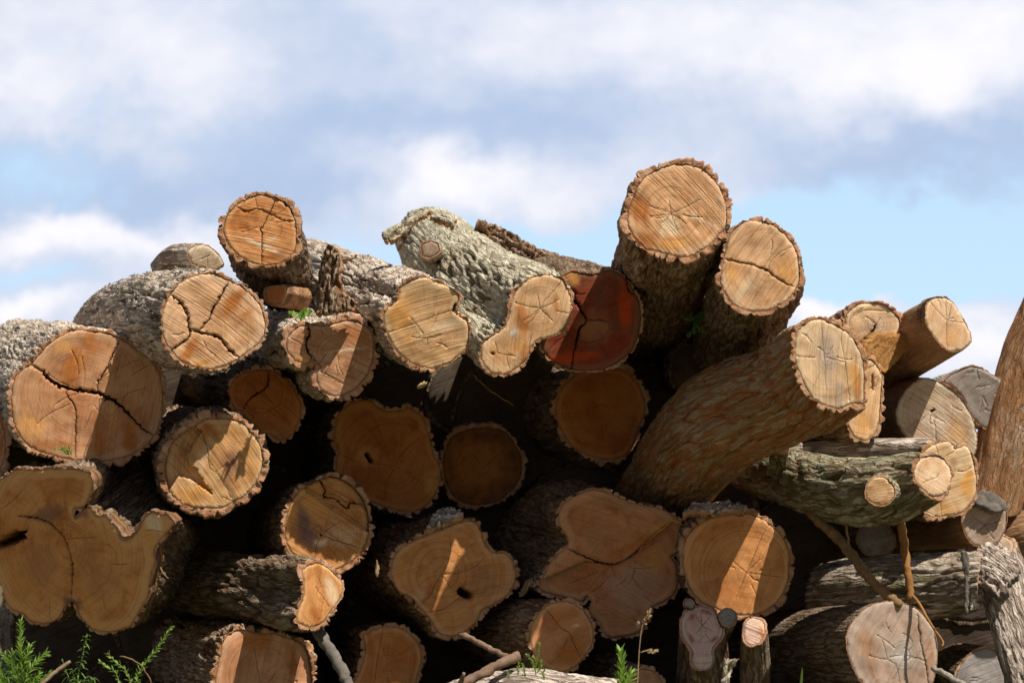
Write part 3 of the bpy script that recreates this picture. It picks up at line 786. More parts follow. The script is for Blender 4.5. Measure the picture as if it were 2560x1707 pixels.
# 9 red log in shade
build_log('C', 7.72, [(1700,650),(1780,598),(1860,615),(1980,622),(2100,590),(2190,630),(2260,700),(2320,800),(2355,920),(2355,1050),(2325,1170),(2260,1280),(2150,1370),(2020,1420),(1870,1430),(1740,1410),(1620,1350),(1540,1270),(1510,1150),(1520,1000),(1560,850),(1620,730)],
  'shaded log with a deep red, jaggedly cracked face right of the peanut-shaped face', to=(1300,700), dD=1.6, sc=.9, bark='dark', kind='furrow', amp=7, th=4, wood='red', saw=30, sawk=.35, pith=(1900,1010),
  cr=[(20,[(1750,750),(1810,780),(1800,830),(1850,920),(1900,1010),(1840,1090),(1815,1200),(1790,1320),(1770,1425)]),(10,[(1900,1010),(1990,1005),(2090,1020)]),(7,[(1720,1090),(1790,1160),(1900,1195),(2020,1170),(2080,1100),(2092,1020)]),(6,[(2080,890),(2170,860),(2250,820)]),(8,[(1815,795),(1890,790)]),(4,[(2000,1190),(2080,1310)]),(11,[(2240,660),(2260,760),(2320,800)]),(4,[(2090,1080),(2200,1080)])],
  st=[(2230,900,70,260,5,'red',.8),(1750,1320,280,60,8,'red',.7),(1800,660,70,60,0,'orange',.6),(1960,1060,160,160,0,'brown',.5)])
# 10 biggest log on top at the right
build_log('D', 7.25, [(300,600),(310,480),(345,390),(390,290),(450,210),(550,150),(640,122),(740,112),(850,125),(940,165),(1010,225),(1070,310),(1105,400),(1125,500),(1125,600),(1100,650),(1030,740),(960,800),(880,850),(790,880),(700,875),(610,850),(460,820),(380,750),(330,680)],
  'big round log topping the whole pile, with scalloped bark and radiating saw streaks', to=(480,1500), dD=2.0, sc=1.05, bark='brown', kind='lobed', amp=16, th=11, wood='gold', saw=-48, sawk=1.5, pith=(665,520),
  cr=[(5,[(665,520),(780,465),(910,400)]),(3,[(665,520),(600,530),(500,545)]),(4,[(665,520),(690,590),(720,660)]),(3,[(665,520),(645,410)]),(3,[(665,520),(570,610)])],
  st=[(400,480,100,200,20,'rust',.85),(440,760,120,110,20,'rust',.6),(650,620,130,110,0,'pale',.7),(900,560,230,20,-25,'pale',.6),(720,760,220,60,10,'orange',.5)])
# 11 its right-hand neighbour
build_log('D', 7.3, [(1110,900),(1130,800),(1160,700),(1230,620),(1320,580),(1420,585),(1520,620),(1610,690),(1680,780),(1720,870),(1740,980),(1735,1080),(1700,1170),(1640,1240),(1560,1290),(1470,1330),(1370,1340),(1260,1320),(1170,1260),(1110,1180),(1080,1090),(1085,1000)],
  'pale oval log with one slanting black crack, leaning against the biggest top log', to=(1120,1900), dD=2.0, sc=1.25, bark='dark', kind='lobed', amp=11, th=7, wood='tan', saw=55, sawk=1.1, pith=(1480,995),
  cr=[(13,[(1108,895),(1230,925),(1350,945),(1410,975),(1480,1000),(1530,1050),(1620,1105),(1690,1132)]),(4,[(1480,990),(1500,920),(1600,830),(1700,790)]),(3,[(1580,880),(1620,850)])],
  st=[(1640,1000,110,170,10,'orange',.5),(1170,1000,70,200,8,'orange',.5),(1400,760,120,50,0,'brown',.35),(1280,1150,60,140,-40,'pale',.6)])
# 12 long leaning log
build_log('E', 7.27, [(430,540),(445,450),(500,380),(560,345),(640,335),(720,360),(800,400),(870,450),(920,510),(960,580),(990,650),(1000,720),(1010,800),(1005,900),(1000,1035),(930,1035),(880,1045),(810,1080),(730,1065),(650,1040),(570,980),(520,900),(480,800),(440,700)],
  'long leaning log, olive furrowed bark sweeping down left from a pale oval face', path=[(440,900,.22,1.08),(-140,1152,.55,1.28),(-440,1420,.85,1.2),(-640,1680,1.15,1.1),(-860,1960,1.5,1.0)], n=(.38,-.92,-.03), bark='olive', kind='furrow', amp=12, th=9, wood='pale', saw=86, sawk=.9, pith=(700,640), rd=1.0, bstep=4.0,
  cr=[(4,[(645,335),(660,500),(680,700),(685,900)]),(6,[(835,420),(815,500),(840,650),(860,800),(885,1010)]),(4,[(450,640),(600,650)]),(3,[(700,650),(830,690)])],
  st=[(700,640,110,260,0,'grey',.55),(960,900,60,160,0,'rust',.7),(930,800,60,140,5,'orange',.6),(560,480,90,120,20,'pale',.5),(800,960,40,160,0,'grey',.5)])
# 13 slim face behind it
build_log('E', 7.98, [(1000,660),(1060,670),(1110,710),(1150,800),(1152,900),(1140,1100),(1130,1200),(1090,1300),(1010,1345),(930,1310),(885,1240),(870,1100),(880,900),(930,740)],
  'narrow oval log face half hidden right behind the leaning log', dD=1.2, n=(.3,-.95,0), bark='brown', kind='furrow', amp=8, th=8, wood='tan', saw=80, cr=[(22,[(1075,790),(1085,930)]),(8,[(1000,760),(1110,700)])], st=[(1010,1200,110,120,0,'orange',.5)])
# 14 notched log with splintered underside
t14 = build_log('E', 8.08, [(845,370),(865,290),(920,235),(1000,200),(1100,195),(1190,215),(1225,250),(1290,310),(1303,380),(1275,465),(1200,470),(1120,470),(1050,520),(1000,555),(950,545),(900,470),(855,420)],
  'round pale log with a wedge-shaped split and bright orange splintered wood below it', to=(800,560), dD=1.0, sc=1.0, bark='brown', kind='furrow', amp=9, th=8, wood='pale', saw=10, sawk=.6, pith=(1110,370),
  cr=[(26,[(1110,370),(1070,440),(965,560)]),(4,[(1110,370),(1150,310)]),(4,[(1110,370),(1060,340)]),(8,[(930,300),(1020,250),(1190,262)]),(4,[(880,350),(920,290),(1000,240)])], st=[(1110,380,140,90,0,'grey',.3)])
# 15 bare log pointing up right
build_log('E', 7.95, [(1555,180),(1620,145),(1690,145),(1750,190),(1810,280),(1860,370),(1900,470),(1890,530),(1840,580),(1770,600),(1700,585),(1640,530),(1580,450),(1530,360),(1525,260)],
  'smooth brown log pointing up to the right with a pale round end against the sky', path=[(1480,500,.22,1.08),(1150,730,.7,1.2),(900,880,1.1,1.2)], n=(.42,-.9,.03), bark='bare', kind='smooth', amp=3, th=2, wood='pale', saw=70, sawk=.5, pith=(1700,340), rd=1.0,
  cr=[(4,[(1700,340),(1695,165)]),(4,[(1700,340),(1570,195)]),(4,[(1700,340),(1860,360)]),(4,[(1700,340),(1705,580)]),(4,[(1720,320),(1740,200)])], st=[(1740,480,110,60,25,'orange',.3)])
# 16 grey-tan log
build_log('E', 8.2, [(1290,1060),(1330,970),(1400,890),(1480,840),(1545,830),(1640,860),(1740,920),(1820,990),(1880,1080),(1920,1180),(1950,1300),(1950,1400),(1900,1490),(1700,1470),(1500,1400),(1380,1330),(1310,1230),(1280,1140)],
  'broad weathered tan log at the right, half shadowed, a hooked crack near its middle', to=(1080,1080), dD=1.0, sc=.95, bark='bare', kind='smooth', amp=2, th=2, wood='drift', saw=-35, sawk=1.0, pith=(1580,1100),
  cr=[(8,[(1570,1130),(1560,1190),(1600,1210)]),(7,[(1570,1130),(1680,1190)]),(4,[(1750,1060),(1830,1100)])], holes=[(22,[(1575,1100),(1595,1090)])], st=[(1800,1280,120,140,20,'orange',.4),(1600,1000,120,60,0,'pale',.4)])
# 17 grey log
build_log('E', 8.45, [(1680,850),(1780,770),(1900,725),(2000,745),(2080,795),(2170,850),(2240,930),(2280,1020),(2270,1130),(2220,1210),(2130,1250),(2030,1240),(1950,1190),(1890,1100),(1830,980),(1760,900)],
  'silver grey weathered log end at the far right, shadowed on its lower half', to=(1700,1020), dD=1.2, sc=.9, bark='pale', kind='flaky', amp=3, th=2, wood='dgrey', saw=35, sawk=.7, cr=[(4,[(1870,780),(1930,770)]),(4,[(1960,900),(2060,880)]),(3,[(2030,1090),(2120,1120)])])
# 18 big bare trunk leaning at the right edge
build_log('E', 8.5, ((2720,-80), 66), 'tall bare orange-brown trunk leaning at the right edge, cut off by the frame', path=[(2590,250,.0,1.0),(2365,800,.0,1.0),(2165,1480,.0,1.05),(2060,1850,.0,1.1)], n=(.3,-.5,.8), bark='orange', kind='smooth', amp=14, th=6, wood='pale', lump=.12)
# 20 broad double face with 19 the slim pole
build_log('J', 7.95, [(1510,230),(1570,160),(1680,125),(1740,135),(1780,185),(1860,160),(1910,230),(1932,330),(1950,450),(1940,570),(1890,660),(1800,730),(1680,745),(1560,750),(1520,710),(1500,670),(1560,560),(1500,400)],
  'broad honey-coloured double log face tucked behind the mossy log', to=(1250,560), dD=1.1, sc=.8, n=(.25,-.95,0), bark='brown', kind='furrow', amp=7, th=7, wood='pale', saw=20, sawk=.9, pith=(1640,420), cr=[(6,[(1650,560),(1655,750)]),(4,[(1610,160),(1630,230)]),(5,[(1500,690),(1600,740)]),(4,[(1760,210),(1700,240)])],
  st=[(1880,480,80,160,0,'orange',.8),(1700,680,160,60,0,'orange',.5)])
build_log('J', 7.98, ((1560,172), 19), 'slim sunlit pole lying level above the mossy log', path=[(1200,180,.05,1.05),(850,190,.1,1.1),(400,220,.2,1.1)], n=(.9,-.4,0), bark='pale', kind='smooth', amp=5, th=5, wood='pale')
# 21 mossy log with stub
t21 = build_log('J', 7.58, [(1440,340),(1480,270),(1560,240),(1640,250),(1700,310),(1735,390),(1730,470),(1690,550),(1630,580),(1560,570),(1490,510),(1440,450),(1425,390)],
  'mossy green log lying sideways with a small round pale end and a sawn side branch', path=[(1420,450,.06,1.28),(1150,535,.14,1.55),(800,540,.28,1.6),(400,430,.55,1.45),(0,330,.9,1.2)], n=(.35,-.93,.02), bark='moss', kind='scale', amp=9, th=6, wood='pale', saw=-30, sawk=.6, rd=1.0, pith=(1600,420), bstep=4.0,
  cr=[(5,[(1500,470),(1560,440),(1605,430)]),(4,[(1605,430),(1640,390)]),(6,[(1475,520),(1560,580)])], st=[(1590,420,110,110,0,'pale',.5)])
build_log('J', 7.42, [(1025,540),(1050,460),(1120,425),(1200,440),(1260,510),(1260,570),(1210,640),(1140,655),(1070,630),(1030,590)], path=[(1150,540,.10,1.1),(1160,540,.30,1.3)], n=(.05,-1,.05), bark='moss', kind='smooth', amp=4, th=4, wood='tan', saw=10, sawk=1.5, parent=t21, st=[(1150,570,120,12,8,'pale',.8)])
build_log('J', 7.78, [(270,180),(290,145),(325,135),(360,155),(376,195),(360,220),(325,224),(285,210)], path=[(300,230,.12,1.1),(280,300,.25,1.3)], n=(.1,-.95,.2), bark='moss', kind='smooth', amp=3, th=3, wood='pink', parent=t21)
# 22 grey split log
t22 = build_log('J', 8.1, [(1910,650),(1990,670),(2110,710),(2190,690),(2202,780),(2180,880),(2130,960),(2030,1000),(1930,985),(1860,900),(1830,800),(1850,720)],
  'smooth grey log with starry cracks and a split-off flap, below the broad honey face', to=(1350,890), dD=.7, sc=.85, bark='bare', kind='smooth', amp=2, th=2, wood='grey', saw=40, sawk=.7, pith=(2020,820), cr=[(5,[(2020,820),(1930,760)]),(5,[(2020,820),(2150,790)]),(4,[(2020,820),(2090,930)]),(4,[(2020,820),(1960,880)])])
# 23 lichen bark log lying across
build_log('N', 8.02, ((1975,720), 64), 'bark-covered log lying level behind the sticks, patched with moss and lichen', path=[(1650,760,.05,1.12),(1200,760,.12,1.2),(860,775,.2,1.1),(620,800,.28,1.0)], n=(.95,-.25,-.1), bark='patchy', kind='flaky', amp=9, th=8, wood='grey', lump=.1)
# 24 grey-brown front log
build_log('N', 7.7, [(870,1150),(940,1020),(1040,930),(1150,890),(1290,890),(1400,920),(1490,980),(1570,1080),(1610,1200),(1620,1330),(1605,1450),(1580,1568),(1500,1650),(1300,1690),(1100,1650),(980,1550),(910,1420),(870,1290)],
  'grey-brown weathered log at the bottom right with a dark ringed knot on its face', to=(150,1330), dD=1.0, sc=1.0, bark='dark', kind='smooth', amp=3, th=2, wood='grey', saw=60, sawk=.7, pith=(1340,1330),
  cr=[(11,[(1455,1000),(1480,1200),(1520,1380),(1550,1580)]),(5,[(1150,1190),(1190,1300),(1210,1370),(1280,1420),(1315,1580)]),(5,[(1330,1150),(1390,1180),(1410,1220)]),(5,[(1350,1275),(1390,1300),(1385,1360),(1350,1380)]),(4,[(1390,1350),(1460,1360)]),(4,[(1385,1290),(1420,1260)]),(4,[(1060,1340),(1200,1370)])],
  st=[(1340,1330,55,60,0,'grey',.9),(1330,1330,170,200,0,'ash',.4),(1040,1250,110,200,0,'brown',.45),(1560,1350,60,220,0,'brown',.4)])
# 25 pale bark log at the far right bottom
build_log('N', 8.1, ((2060,430), 60), 'pale scaly-barked log sloping down to the bottom right corner', path=[(2180,750,-.05,1.0),(2370,1300,-.15,1.08),(2500,1800,-.25,1.1)], n=(-.2,-.5,.85), bark='pale', kind='scale', amp=8, th=7, wood='grey')
# 26 dark trunk behind at the right
build_log('J', 8.5, ((2750,760), 58), 'dark reddish log lying in shadow at the right edge behind the grey split log', path=[(2400,900,.0,1.0),(2050,1000,.1,1.0)], n=(.9,-.4,0), bark='bare', kind='smooth', amp=5, th=5, wood='grey')
build_log('J', 8.55, [(955,940),(985,850),(1060,800),(1150,800),(1220,850),(1262,930),(1255,1010),(1200,1062),(1100,1075),(1010,1050)], 'dark purplish log end in deep shade under the mossy log', dD=.9, bark='dark', kind='smooth', amp=4, th=4, wood='dgrey', saw=10)
build_log('N', 8.6, ((2000,1530), 72), 'dark log end in the hollow at the bottom right corner', dD=.9, bark='dark', kind='smooth', amp=5, th=5, wood='dgrey')
# 27 round log with the stripe of light
build_log('O', 7.95, [(1570,1270),(1585,1225),(1620,1195),(1665,1180),(1710,1178),(1755,1195),(1790,1225),(1810,1265),(1812,1310),(1803,1350),(1780,1385),(1740,1408),(1695,1412),(1650,1400),(1605,1375),(1577,1330)],
  'round shaded log crossed by a slanting stripe of sunlight, right of the big broken-looking face', to=(1600,1260), dD=1.3, sc=.95, bark='brown', kind='lobed', amp=13, th=8, wood='honey', saw=65, sawk=.45, pith=(1715,1315),
  cr=[(1.6,[(1760,1210),(1715,1315),(1690,1375)]),(1.4,[(1715,1315),(1800,1325)]),(1.4,[(1715,1315),(1745,1285)]),(1.0,[(1715,1315),(1680,1285)])])
# 28 big composite face in the middle
build_log('M', 8.02, [(658,192),(693,82),(773,12),(863,-28),(963,-48),(1063,-28),(1163,12),(1313,72),(1463,92),(1593,142),(1680,220),(1720,300),(1725,400),(1690,470),(1610,505),(1650,560),(1672,640),(1670,730),(1640,820),(1560,880),(1450,930),(1420,1010),(1390,1080),(1340,1140),(1200,1180),(1080,1180),(1030,1120),(1010,1060),(960,1020),(920,960),(938,890),(905,830),(870,885),(780,860),(640,830),(510,790),(500,720),(540,660),(580,570),(680,470),(735,410),(738,340),(680,260)],
  'largest irregular log face at the lower centre with a long curved dark crack through it', to=(300,330), dD=1.6, sc=.9, bark='brown', kind='furrow', amp=8, th=5, wood='russet', saw=-22, sawk=.6, pith=(1110,580), rd=.8,
  cr=[(13,[(735,440),(900,515),(1010,555),(1110,572),(1220,535),(1330,450),(1420,360)]),(8,[(1420,360),(1500,280),(1600,220)]),(5,[(1110,570),(1130,640),(1160,690)]),(6,[(1250,580),(1330,610),(1480,595)]),(5,[(1310,620),(1300,700),(1370,780)]),(6,[(1400,850),(1480,910)]),(5,[(1080,690),(1000,770),(920,820)]),(4,[(990,640),(900,680),(760,740)]),(4,[(1290,1010),(1320,1060)]),(3,[(1160,760),(1240,700)])],
  st=[(1300,400,330,45,28,'rust',.75),(750,620,320,45,25,'brown',.75),(1150,60,260,50,-12,'brown',.5),(980,300,120,260,0,'brown',.35),(1300,760,300,260,0,'grey',.3),(1500,520,200,120,0,'orange',.45),(1530,250,160,60,25,'orange',.6)],
  rec=[([(480,720),(900,540),(1110,585),(1230,548),(1345,460),(1460,345),(1620,215),(1800,300),(1760,1300),(900,1300),(400,900)],.022)])
# 29 log with a hole
build_log('L', 7.97, [(1340,450),(1450,380),(1560,330),(1680,290),(1800,240),(1880,210),(1960,220),(2020,290),(2040,370),(2070,430),(2130,475),(2220,480),(2280,540),(2310,640),(2300,740),(2250,820),(2150,890),(2030,950),(2000,1020),(1930,1100),(1850,1150),(1770,1170),(1680,1150),(1630,1080),(1560,980),(1500,920),(1440,850),(1340,800),(1290,720),(1270,620),(1290,530)],
  'knobbly log with a black knot hole and a band of sunlight on its left half', to=(1050,560), dD=1.4, sc=.9, bark='brown', kind='furrow', amp=11, th=7, wood='honey', saw=15, sawk=.6, pith=(1690,655), rd=.8,
  cr=[(6,[(1765,320),(1760,500),(1690,655),(1630,750),(1600,830),(1505,920)]),(5,[(1690,655),(1850,640),(1980,580),(2080,490)]),(8,[(1560,970),(1700,950),(1790,890),(1850,845),(1900,830)]),(3,[(1690,655),(1780,780)]),(4,[(1950,830),(2070,800)])],
  holes=[(78,[(1860,800),(1920,835)])], st=[(2050,700,120,190,0,'brown',.45),(1380,640,60,150,0,'orange',.4),(1500,830,90,60,20,'pale',.3),(1830,1030,150,80,0,'orange',.5),(1900,820,120,80,30,'brown',.5)])
# 30 log with purple heartwood
build_log('L', 7.82, [(684,-148),(764,-168),(834,-148),(914,-108),(994,-38),(1044,52),(1074,142),(1080,240),(1074,330),(1040,430),(980,510),(900,570),(800,610),(680,580),(560,530),(450,485),(392,390),(380,280),(390,180),(420,80),(480,-20),(570,-95)],
  'round log with purplish heartwood streaks, a stepped saw cut and star cracks at its core', to=(350,330), dD=1.2, sc=.95, bark='brown', kind='lobed', amp=13, th=8, wood='honey', saw=-32, sawk=1.1, pith=(680,325),
  cr=[(5,[(680,325),(760,260),(850,205)]),(9,[(680,325),(850,385),(1050,445)]),(6,[(680,325),(640,420),(622,540)]),(5,[(680,325),(678,250)]),(13,[(660,-150),(720,-60),(712,0),(800,20),(870,75),(905,95),(940,55),(1060,68)]),(5,[(715,-30),(830,-10),(880,40),(980,30)])],
  holes=[(16,[(676,322),(684,330)])], st=[(530,230,90,200,8,'purple',.9),(610,350,60,150,0,'purple',.6),(440,130,60,150,0,'orange',.7),(600,30,100,120,-20,'orange',.7),(680,390,70,40,0,'pale',.9),(850,330,200,120,0,'pale',.3)],
  rec=[([(420,-200),(560,-40),(700,60),(800,130),(960,240),(1120,330),(1200,60),(1000,-220),(700,-300)],.03)])
# 31 log lying sideways with long bark
build_log('L', 7.55, [(530,620),(650,560),(720,595),(790,655),(845,725),(857,790),(832,870),(760,960),(700,1050),(635,1092),(560,1092),(480,1050),(500,950),(535,850),(545,740)],
  'log lying sideways with silvery ridged bark, its orange end turned to the right', path=[(450,810,.15,1.05),(0,750,.5,1.05),(-500,680,.9,1.05),(-900,640,1.3,1.0)], n=(.62,-.78,-.02), bark='dark', kind='furrow', amp=11, th=9, wood='orange', saw=80, sawk=.6, rd=1.0, pith=(700,820), bstep=4.0,
  cr=[(4,[(640,770),(700,850),(740,920)])], st=[(640,1000,60,140,20,'rust',.8),(660,650,50,160,10,'rust',.6),(770,800,70,160,20,'pale',.6)])
# 32 / 33 bottom row, left
build_log('L', 7.75, [(-130,1210),(-60,1140),(30,1122),(150,1150),(290,1155),(400,1190),(480,1210),(550,1270),(590,1370),(600,1480),(600,1600),(500,1750),(200,1800),(-100,1750),(-200,1650),(-195,1480),(-165,1340)],
  'broad rust-brown log face cut off by the bottom edge, left of the grey stick', to=(-500,1300), dD=1.3, sc=.9, bark='brown', kind='furrow', amp=12, th=10, wood='rose', saw=80, sawk=.5, pith=(200,1500), cr=[(4,[(120,1240),(140,1400),(170,1568)]),(4,[(300,1470),(240,1568)])],
  st=[(150,1200,140,120,0,'rust',.7),(420,1330,60,160,10,'rust',.5),(0,1500,180,260,0,'brown',.3)], rec=[([(455,1190),(400,1700),(700,1700),(640,1190)],.02)])
build_log('L', 8.0, [(1060,1150),(1200,1100),(1330,1105),(1430,1160),(1500,1250),(1522,1350),(1505,1450),(1470,1568),(1400,1650),(1200,1680),(1050,1660),(960,1580),(1005,1470),(1045,1350),(1060,1270),(1040,1200)],
  'shaded orange-brown log face with a vertical dark seam, at the bottom behind the grey stick', to=(800,1250), dD=1.2, sc=.9, bark='dark', kind='furrow', amp=8, th=8, wood='orange', saw=85, sawk=.4, cr=[(6,[(1200,1110),(1175,1250),(1150,1400),(1125,1600)])], st=[(1100,1250,40,140,5,'rust',.7),(1320,1300,160,200,0,'rust',.6)])
# 34 small round log
build_log('M', 7.82, [(420,1180),(440,1080),(490,990),(560,920),(650,885),(740,890),(830,930),(900,1000),(940,1090),(950,1180),(930,1260),(870,1350),(800,1420),(720,1465),(640,1470),(560,1440),(490,1380),(440,1290)],
  'small round rusty log with one bent crack, below the largest irregular face', to=(-60,1120), dD=.9, sc=.9, bark='brown', kind='flaky', amp=8, th=6, wood='russet', saw=35, sawk=.4, pith=(760,1150), cr=[(8,[(550,940),(640,1050),(690,1110),(760,1150),(780,1220),(855,1365)])],
  st=[(700,1000,180,70,20,'rust',.5),(800,1090,50,20,20,'pale',.8),(760,1330,160,110,0,'rust',.7),(850,1120,120,40,10,'rust',.5)])
build_log('M', 7.8, [(1230,1640),(1250,1540),(1300,1475),(1380,1450),(1460,1480),(1520,1550),(1550,1640),(1520,1740),(1400,1800),(1290,1750)], 'shaded log at the bottom edge with dark bark, under the small round rusty log', to=(850,1420), dD=.8, sc=1.0, bark='dark', kind='furrow', amp=7, th=9, wood='rose', saw=10, sawk=.4)
build_log('M', 7.35, ((1150,1760), 56), 'bark-topped log lying along the bottom edge with small weeds growing on it', path=[(800,1700,.05,1.0),(450,1660,.1,1.05),(50,1700,.2,1.0),(-200,1750,.25,.9)], n=(.95,-.3,0), bark='pale', kind='flaky', amp=8, th=8, wood='grey')
# 37 big lobed stump at the left
build_log('K', 7.62, [(80,-181),(160,-225),(300,-215),(450,-225),(600,-225),(720,-205),(775,-141),(765,-50),(725,50),(670,105),(630,85),(610,130),(622,190),(655,180),(690,120),(765,105),(790,165),(880,170),(930,220),(985,270),(1005,315),(1060,345),(1110,335),(1160,285),(1190,220),(1250,150),(1320,150),(1400,170),(1442,205),(1440,245),(1390,310),(1320,390),(1285,460),(1300,560),(1262,640),(1250,740),(1238,830),(1180,940),(1130,1020),(1090,1085),(1030,1110),(930,1135),(800,1120),(720,1060),(660,980),(635,905),(605,880),(540,930),(500,1000),(440,1050),(330,1060),(250,1040),(190,980),(110,950),(60,890),(30,790),(-10,700),(-60,600),(-100,480),(-120,330),(-120,200),(-100,50),(-40,-80),(30,-150)],
  'huge many-lobed stump face at the lower left with a knob sticking out on its right', path=[(900,350,.5,.9),(1000,300,1.2,.8)], n=(-.48, -.86, -.19), bark='dark', kind='furrow', amp=9, th=6, wood='honey', saw=30, sawk=.3, rd=.7, pith=(560,420), bstep=4.5,
  cr=[(110,[(-130,410),(40,395),(130,355),(235,275)]),(19,[(150,165),(300,185),(400,215),(490,290),(545,370),(590,470),(605,600),(598,870)]),(4,[(550,360),(680,350),(830,345)]),(5,[(1210,285),(1300,290),(1390,298)]),(4,[(900,400),(960,450),(980,530)]),(3,[(860,850),(890,960)]),(4,[(200,-60),(80,60),(0,110)]),(3,[(940,575),(1080,565)]),(4,[(415,870),(425,1050)])],
  st=[(1250,320,80,110,0,'orange',.8),(1290,220,110,90,0,'pale',.8),(420,150,220,90,10,'dark',.6),(600,900,120,90,0,'dark',.7),(1050,330,110,60,0,'dark',.6),(700,130,90,60,0,'dark',.6),(760,950,70,240,10,'orange',.5),(330,560,200,240,0,'brown',.4),(720,480,110,140,0,'brown',.3),(850,700,260,200,0,'brown',.3),(200,800,200,200,0,'orange',.3)])
# 38 knotty round log
build_log('F', 7.68, [(1660,540),(1720,500),(1830,495),(1940,500),(2030,530),(2100,600),(2160,680),(2200,780),(2195,900),(2160,1000),(2100,1090),(2030,1150),(1950,1190),(1860,1240),(1720,1240),(1600,1230),(1500,1180),(1430,1110),(1400,1020),(1385,930),(1400,830),(1430,720),(1500,640),(1580,580)],
  'round log with a stepped face, a dark oval heart spot and thick lumpy bark', to=(1500,760), dD=1.2, sc=.95, bark='brown', kind='lobed', amp=16, th=12, wood='gold', saw=-55, sawk=1.3, pith=(1940,870),
  cr=[(8,[(1680,555),(1740,750),(1760,900),(1820,950),(1890,1060),(1965,1190)]),(4,[(1450,690),(1560,760)]),(5,[(1870,1150),(1980,1180),(2100,1090)])],
  st=[(1940,860,70,130,-8,'dark',.8),(1950,860,130,210,-8,'brown',.4),(1760,600,110,70,-15,'rust',.9),(1620,1130,200,100,15,'orange',.7),(1690,850,60,260,-22,'pale',.35),(2080,800,90,200,0,'orange',.35)],
  rec=[([(1300,650),(1650,560),(1690,600),(1570,800),(1600,890),(1650,910),(1720,1040),(1800,1140),(1600,1000),(1500,970),(1420,1090),(1250,1000)],.035)])
# 39
build_log('G', 8.0, [(245,330),(270,260),(340,190),(430,160),(560,150),(650,180),(740,240),(800,330),(840,430),(845,520),(820,600),(790,670),(730,720),(670,735),(620,715),(580,685),(530,685),(440,600),(350,500),(290,470),(255,400)],
  'log set back in shadow with a curved black crack and a sunlit left edge', to=(0,260), dD=1.1, sc=.95, bark='dark', kind='furrow', amp=9, th=6, wood='amber', saw=-35, sawk=.8, pith=(520,330), cr=[(15,[(580,165),(565,270),(520,330),(420,390),(370,470)]),(4,[(410,240),(485,335)]),(3,[(560,480),(660,560)])], st=[(600,420,220,200,0,'rust',.4),(700,660,80,80,0,'brown',.4)])
# 40 - 42 deep in the shadow
build_log('G', 8.3, [(1180,500),(1250,440),(1350,405),(1440,415),(1500,470),(1580,500),(1660,500),(1740,470),(1800,490),(1860,540),(1900,640),(1940,760),(1960,870),(2010,940),(2015,1050),(1990,1150),(1940,1240),(1860,1310),(1750,1340),(1600,1310),(1450,1260),(1340,1250),(1220,1180),(1130,1080),(1140,980),(1150,880),(1160,820),(1130,740),(1130,640),(1150,560)],
  'wide heart-shaped log in the shadows with a small hole in its centre', to=(1000,800), dD=1.3, sc=.9, bark='dark', kind='furrow', amp=11, th=7, wood='amber', saw=60, sawk=.35, pith=(1640,960),
  cr=[(6,[(1840,730),(1750,790),(1680,880),(1640,960),(1560,1100),(1550,1250)]),(4,[(1460,930),(1550,945),(1635,955)]),(4,[(1180,860),(1350,940)])], holes=[(42,[(1400,860),(1435,915)])], st=[(1500,650,200,130,0,'rust',.5),(1400,880,120,90,30,'orange',.4),(1900,1220,150,100,0,'rust',.6),(1950,1080,80,140,0,'orange',.5)])
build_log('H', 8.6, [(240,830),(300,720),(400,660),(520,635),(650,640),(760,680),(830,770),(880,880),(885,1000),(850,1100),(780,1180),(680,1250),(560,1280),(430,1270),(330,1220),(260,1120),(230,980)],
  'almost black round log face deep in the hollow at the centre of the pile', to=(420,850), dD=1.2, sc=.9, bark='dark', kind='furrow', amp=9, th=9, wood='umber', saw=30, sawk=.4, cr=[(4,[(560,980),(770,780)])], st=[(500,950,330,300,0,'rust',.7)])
build_log('H', 8.4, [(1180,430),(1230,300),(1330,200),(1470,140),(1620,130),(1750,160),(1840,240),(1900,350),(1925,470),(1900,560),(1860,650),(1830,760),(1760,860),(1650,900),(1530,890),(1400,840),(1290,760),(1220,640),(1180,530)],
  'dark amber round log in deep shade directly below the red-faced log', to=(900,600), dD=1.3, sc=1.0, bark='dark', kind='furrow', amp=10, th=10, wood='amber', saw=5, sawk=.4, st=[(1750,350,120,90,0,'rust',.6),(1380,370,130,80,0,'rust',.5),(1480,600,150,60,0,'rust',.5),(1640,330,200,80,0,'rust',.4)])
# 43 sliver at the left edge
build_log('F', 7.8, [(-20,480),(25,560),(42,660),(38,780),(5,900),(-60,960),(-200,900),(-250,700),(-200,520),(-110,460)], 'log at the left edge, only a sliver of its face and lumpy bark in view', dD=1.2, bark='brown', kind='furrow', amp=14, th=15, wood='rose', saw=70)
# 44 / 45 upright stubs at the bottom
t44 = build_log('M', 7.7, [(1690,1100),(1700,1020),(1740,960),(1810,930),(1890,930),(1960,970),(2010,1030),(2030,1110),(2010,1190),(1955,1255),(1942,1310),(1952,1390),(1920,1440),(1860,1452),(1800,1430),(1778,1370),(1787,1300),(1735,1225),(1700,1160)],
  'short thin log propped upright with a pinkish keyhole-shaped end ringed with dark red', path=[(1868,1330,.10,1.12),(1870,1750,.22,1.15)], n=(.0,-.93,.36), bark='dark', kind='smooth', amp=6, th=6, wood='pink', saw=60, sawk=.5, pith=(1865,1090), rd=.9,
  cr=[(4,[(1865,1090),(1810,990)]),(4,[(1865,1090),(1930,1010)]),(4,[(1865,1090),(1950,1130)]),(4,[(1865,1090),(1810,1150)]),(3,[(1865,1090),(1850,960)]),(4,[(1890,1150),(1930,1210)])],
  st=[(1780,1010,50,24,50,'blood',.6),(1900,970,60,20,-25,'blood',.6),(1770,1190,20,60,25,'blood',.55),(1960,1210,60,24,35,'blood',.6),(1865,1370,60,50,0,'pale',.5)])
